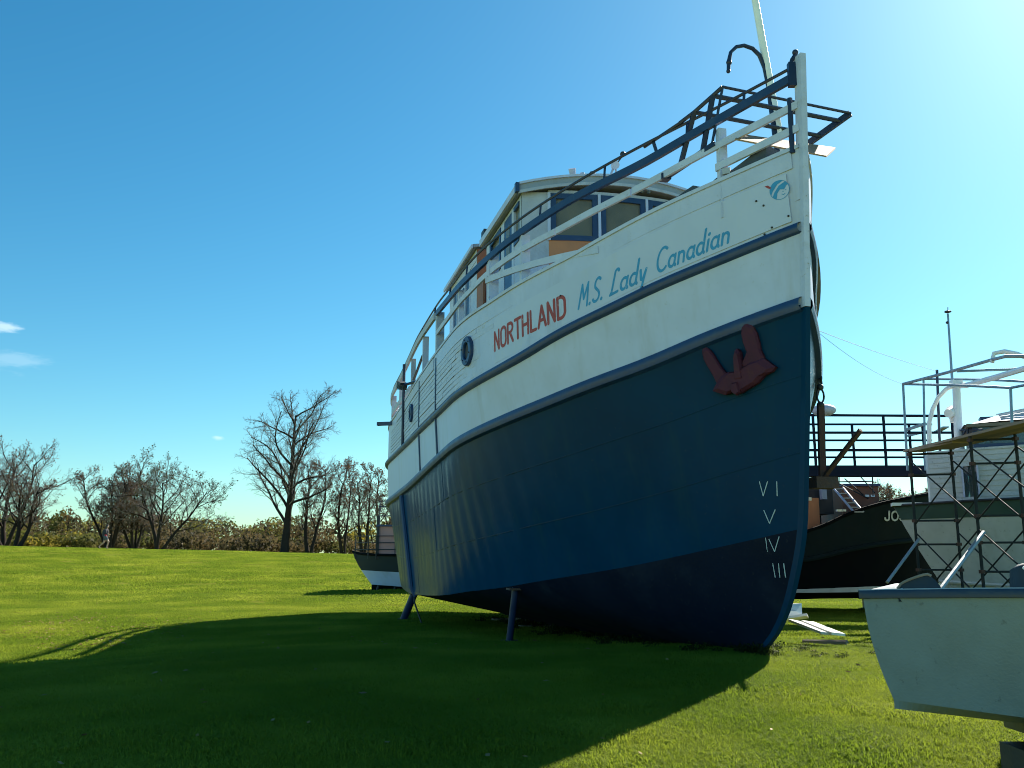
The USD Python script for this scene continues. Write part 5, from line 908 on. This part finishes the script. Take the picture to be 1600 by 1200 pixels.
# ------------------------------------------------------------------ grass, weeds, leaves
def instancer(name, protos, P, yaw, scale, label, kind='stuff', mats=None, tilt=None):
    r = thing(name, label); tag(r, None, None, None, kind); base = str(r.GetPath())
    pi = UsdGeom.PointInstancer.Define(stage, base + '/tufts'); kids = []
    UsdGeom.Scope.Define(stage, base + '/tufts/kinds')
    for k, (mb, m) in enumerate(protos): kids.append(Sdf.Path(str(usdkit.mesh(stage, f'{base}/tufts/kinds/tuft_{k:03d}', mb.get(), m).GetPath())))
    pi.CreatePrototypesRel().SetTargets(kids); n = len(P); q = np.random.default_rng(n)
    pi.CreateProtoIndicesAttr(Vt.IntArray.FromNumpy(q.integers(0, len(protos), n).astype(np.int32))); pi.CreatePositionsAttr(Vt.Vec3fArray.FromNumpy(np.asarray(P, np.float32)))
    h = np.asarray(yaw) / 2; qq = [Gf.Quath(float(math.cos(a)), 0.0, 0.0, float(math.sin(a))) for a in h]; pi.CreateOrientationsAttr(Vt.QuathArray(qq)); s = np.asarray(scale, float); pi.CreateScalesAttr(Vt.Vec3fArray.FromNumpy(np.stack([s, s, s], 1).astype(np.float32)))
def blades(q, n, size, h0, h1, w):
    c = np.zeros((n, 3)); c[:, :2] = q.uniform(-size / 2, size / 2, (n, 2)); a = q.uniform(0, 6.28, n); d = np.stack([np.cos(a), np.sin(a), 0 * a], 1); s = np.stack([-np.sin(a), np.cos(a), 0 * a], 1); h = q.uniform(h0, h1, n)[:, None]; ln = q.uniform(.15, 1.0, n)[:, None] * h
    up = np.array([0, 0, 1.0]); m1 = c + up * h * .6 + d * ln * .3; t = c + up * h * q.uniform(.7, 1, n)[:, None] + d * ln; c = c - up * .012
    v = np.stack([c - s * w, c + s * w, m1 + s * w * .8, m1 - s * w * .8, t], 1).reshape(-1, 3); i = np.arange(n)[:, None] * 5
    return MB().add(v, np.vstack([i + [0, 1, 2], i + [0, 2, 3], i + [3, 2, 4]]))
gq = np.random.default_rng(23)
def wedge(n, y0, y1, pw=1.0):
    y = y0 + (y1 - y0) * gq.uniform(0, 1, n) ** pw; x = gq.uniform(-.60, .60, n) * (y + 1.0); return x, y
near_t = [(blades(gq, 210, .34, .016, .040, .0032), M['grass_blade']) for _ in range(6)]
far_t = [(blades(gq, 150, .60, .02, .045, .007), M['grass_blade']) for _ in range(5)]
x, y = wedge(9500, 3.6, 12.5, .75); k = meshkit.noise(np.stack([x * 2.6, y * 2.6, x * 0], -1), 6)
P = np.stack([x, y, ground_z(x, y)], -1); instancer('grass', near_t, P, gq.uniform(0, 6.28, len(x)), (.6 + .95 * k), 'short mown grass of the lawn near the boats')
x, y = wedge(9000, 12.0, 34, .8); P = np.stack([x, y, ground_z(x, y)], -1); instancer('grass', far_t, P, gq.uniform(0, 6.28, len(x)), gq.uniform(.7, 1.15, len(x)), 'short mown grass of the lawn farther off')
bank_t = [(blades(gq, 260, 1.5, .03, .06, .016), M['grass_blade']) for _ in range(5)]
x, y = wedge(6500, 30, 76, .9); P = np.stack([x, y, ground_z(x, y)], -1); instancer('grass', bank_t, P, gq.uniform(0, 6.28, len(x)), gq.uniform(.7, 1.15, len(x)), 'mown grass on the far bank')
# taller tufts and weeds along the keel and by the forefoot
def weedtuft(q, n):
    m = blades(q, n, .30, .07, .20, .006); c = np.array([[0, 0, .08]]) + q.normal(0, 1, (40, 3)) * [.11, .11, .05]; v, f = leafquads(c, .028, q); return m.add(v, f)
wt = [(weedtuft(gq, 60), M['weed']) for _ in range(4)]
t = gq.uniform(.3, 13, 150); P = W(t, gq.normal(.15, .35, 150), 0); P2_ = np.stack([gq.normal(3.45, .3, 9), gq.normal(10.75, .25, 9), np.zeros(9)], -1); P = np.vstack([P, P2_]); P[:, 2] = ground_z(P[:, 0], P[:, 1])
instancer('weeds', wt, P, gq.uniform(0, 6.28, len(P)), np.where(np.arange(len(P)) < 150, gq.uniform(.3, .8, len(P)), .35), 'weeds and dead leaves growing under the keel')
# fallen leaves scattered on the lawn
C = []
for u_, v_, n, sp in ((75, 976, 60, .55), (65, 990, 70, .5), (105, 972, 40, .4), (130, 968, 40, .4), (180, 1000, 90, .7), (225, 985, 70, .6), (148, 1012, 60, .4), (280, 975, 40, .5)):
    d = dirpx(u_, v_); yy = 12.0
    for _ in range(30): pt = np.array([0, 0, EYE]) + d * yy / d[1]; yy += (pt[2] - gz(pt[0], pt[1])) * 4 / max(.2, 1); yy = np.clip(yy, 4, 40)
    C.append(np.stack([gq.normal(pt[0], sp, n), gq.normal(yy, sp * 1.1, n)], 1))
xx, yy = wedge(260, 4, 30); C.append(np.stack([xx, yy], 1)); C = np.vstack(C); C3 = np.column_stack([C, ground_z(C[:, 0], C[:, 1]) + .045]); v, f = leafquads(C3, .035, gq); v[:, 2] = np.repeat(C3[:, 2], 4) + (v[:, 2] - np.repeat(C3[:, 2], 4)) * .35
tag(obj('fallen_leaves', MB().add(v, f), M['litter']), 'dry fallen leaves scattered over the lawn', None, None, 'stuff')
